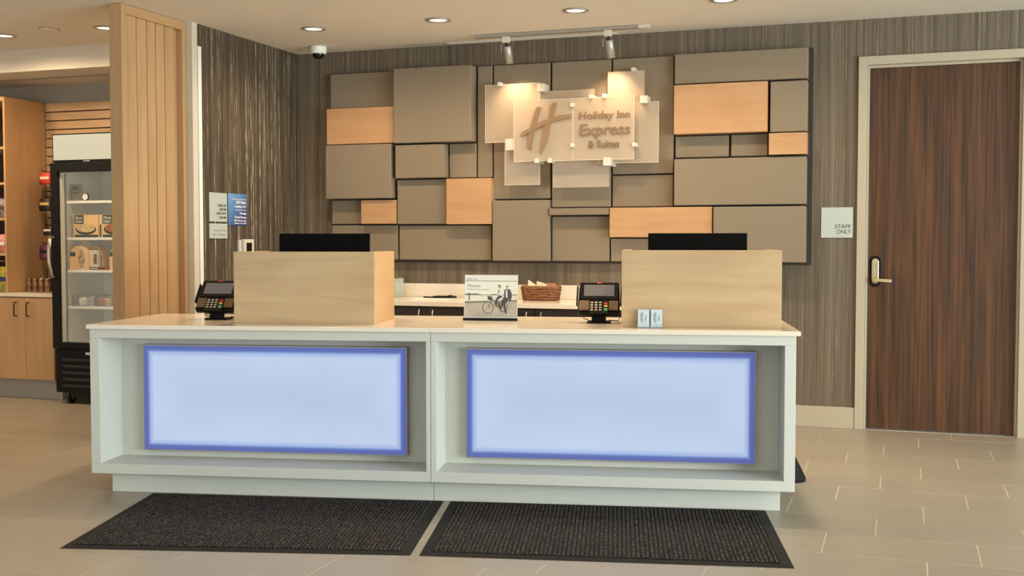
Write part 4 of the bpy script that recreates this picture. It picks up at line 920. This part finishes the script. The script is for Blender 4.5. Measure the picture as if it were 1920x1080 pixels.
def tray(x0, x1, y, z, h, label, f):
    t = thing('frozen_meal_tray', label, 'food box', ((x0 + x1) / 2, y, z), 0, 'rounded meal trays in the cooler'); w = (x1 - x0) / 2
    pts = [(-w, 0), (w, 0), (w, h * .55)] + [(w * math.cos(a), h * .55 + h * .45 * math.sin(a)) for a in [math.pi * k / 12 for k in range(1, 12)]] + [(-w, h * .55)]
    MB().prism(pts, (0, 0, 0), (1, 0, 0), (0, 0, 1), (0, .04, 0)).build('carton', M['kraft'], t, .001)
    box('brand_block', M['dark_green'], (-w + .006, -w + .056, -.0012, 0, h * .56, h * .74), t)
    el = [(w * .02 + .052 * math.cos(a) * (w / .13), h * .47 + h * .44 * math.sin(a)) for a in [2 * math.pi * k / 20 for k in range(20)]]
    MB().prism(el, (w * .25, 0, 0), (1, 0, 0), (0, 0, 1), (0, -.0012, 0)).build('printed_bowl', M['ivory'], t)
    MB().prism([(p[0] * .9, h * .47 + (p[1] - h * .47) * .88) for p in el], (w * .22, -.0012, 0), (1, 0, 0), (0, 0, 1), (0, -.0008, 0)).build('printed_food', f, t)
tray(-6.262, -6.075, 7.268, zc_[2], .190, 'rounded kraft meal tray with a dark nut bowl picture in the cooler', food('nut_print', (60, 40, 24), (220, 190, 140), 70))
tray(-6.15, -5.99, 7.33, zc_[2], .192, 'rounded kraft meal tray standing behind another on the cooler shelf', food('nut_print_b', (60, 40, 24), (220, 190, 140), 70))
tray(-5.880, -5.68, 7.268, zc_[2], .190, 'rounded kraft meal tray by the cooler hinge side', food('nut_print_c', (60, 40, 24), (220, 190, 140), 70))
for x0, x1, f, lb in ((-6.071, -6.036, food('pale_grain', (190, 150, 90), (240, 224, 190), 90), 'slim carton with pale grain picture beside the rounded tray'), (-6.032, -5.998, food('red_bean', (70, 36, 26), (150, 90, 60), 90), 'slim carton with dark bean picture beside the rounded tray')):
    t = thing('snack_carton', lb, 'food box', ((x0 + x1) / 2, 7.270, zc_[2])); w = (x1 - x0) / 2
    box('carton', M['ivory'], (-w, w, 0, .04, 0, .155), t, .001); box('printed_food', f, (-w + .003, w - .003, -.001, 0, .045, .125), t)
t = thing('candy_box', 'flat dark red box lying on the cooler shelf', 'food box', (-5.962, 7.262, zc_[2]))
box('carton', mat('dark_red_print', (96, 24, 26), .5), (-.098, .077, -.006, .004, 0, .022), t, .001); box('print', M['plain_white'], (-.09, -.02, -.0072, -.006, .008, .014), t); box('red_end', M['red'], (.045, .076, -.0072, -.006, .003, .019), t)
t = thing('leaflet', 'grey printed leaflet propped on the top cooler shelf', 'leaflet', (-6.213, 7.30, zc_[0]))
box('sheet', mat('grey_leaflet', (136, 134, 126), .6, rgb2=(160, 158, 150), scale=12), (-.062, .058, 0, .003, 0, .132), t)
for z in (.105, .09, .06): box('printed_line', M['ink'], (-.04, .02, -.001, 0, z, z + .005), t)
t = thing('cooler_thermometer', 'small round dial thermometer on the top cooler shelf', 'thermometer', (-6.105, 7.285, zc_[0]))
MB().lathe([(.030, 0), (.030, -.012), (.026, -.014)], (0, 0, .031), 20, axis='y').build('case', M['black'], t)
MB().lathe([(.025, -.0142), (.0, -.0142)], (0, 0, .031), 20, axis='y', caps=False).build('dial', M['plain_white'], t)
MB().obox((.004, -.015, .036), (.008, 0, .010), (0, .0005, 0), (.0008, 0, -.0006)).build('needle', M['ink'], t)
for i, (x0, x1, lb) in enumerate(((-6.262, -6.048, 'clear acrylic bin of white sachets on the lowest cooler shelf'), (-6.038, -5.80, 'clear acrylic bin of red and brown packets on the lowest cooler shelf'))):
    t = thing('clear_bin', lb, 'bin', ((x0 + x1) / 2, 7.27, zc_[3])); w = (x1 - x0) / 2
    b_ = MB().box(-w, w, 0, .003, 0, .085).box(-w, w, .20, .203, 0, .085).box(-w, -w + .003, .003, .20, 0, .085).box(w - .003, w, .003, .20, 0, .085).box(-w, w, .003, .20, 0, .003)
    b_.build('bin_walls', M['acrylic'], t)
    for x in (-w, w - .004): box('bin_edge', M['plain_white'], (x, x + .004, -.001, .0, 0, .085), t)
    pal = ((206, 204, 196), (190, 190, 186), (150, 150, 158)) if i == 0 else ((120, 50, 40), (180, 130, 90), (60, 46, 40), (206, 196, 180))
    for k in range(5 if i == 0 else 7):
        c_ = pal[k % len(pal)]; xx = random.uniform(-w + .035, w - .035); yy = .03 + .022 * k
        zz = .028 if k % 2 else .032
        o = thing('food_packet', ('pale sachet' if i == 0 else 'brown or red food packet') + ' lying in the clear cooler bin', 'packet', ((x0 + x1) / 2 + xx, 7.27 + yy, zc_[3] + .004), 0, 'packets in the %s bin' % ('sachet' if i == 0 else 'mixed'))
        MB().obox((0, 0, zz), (.03, 0, .006 * (-1) ** k), (0, .007, 0), (-.004 * (-1) ** k, .004, zz - .002)).build('wrapper', mat('wrapper_print', c_, .35, rgb2=tuple(min(255, v + 40) for v in c_), scale=50), o, .005)
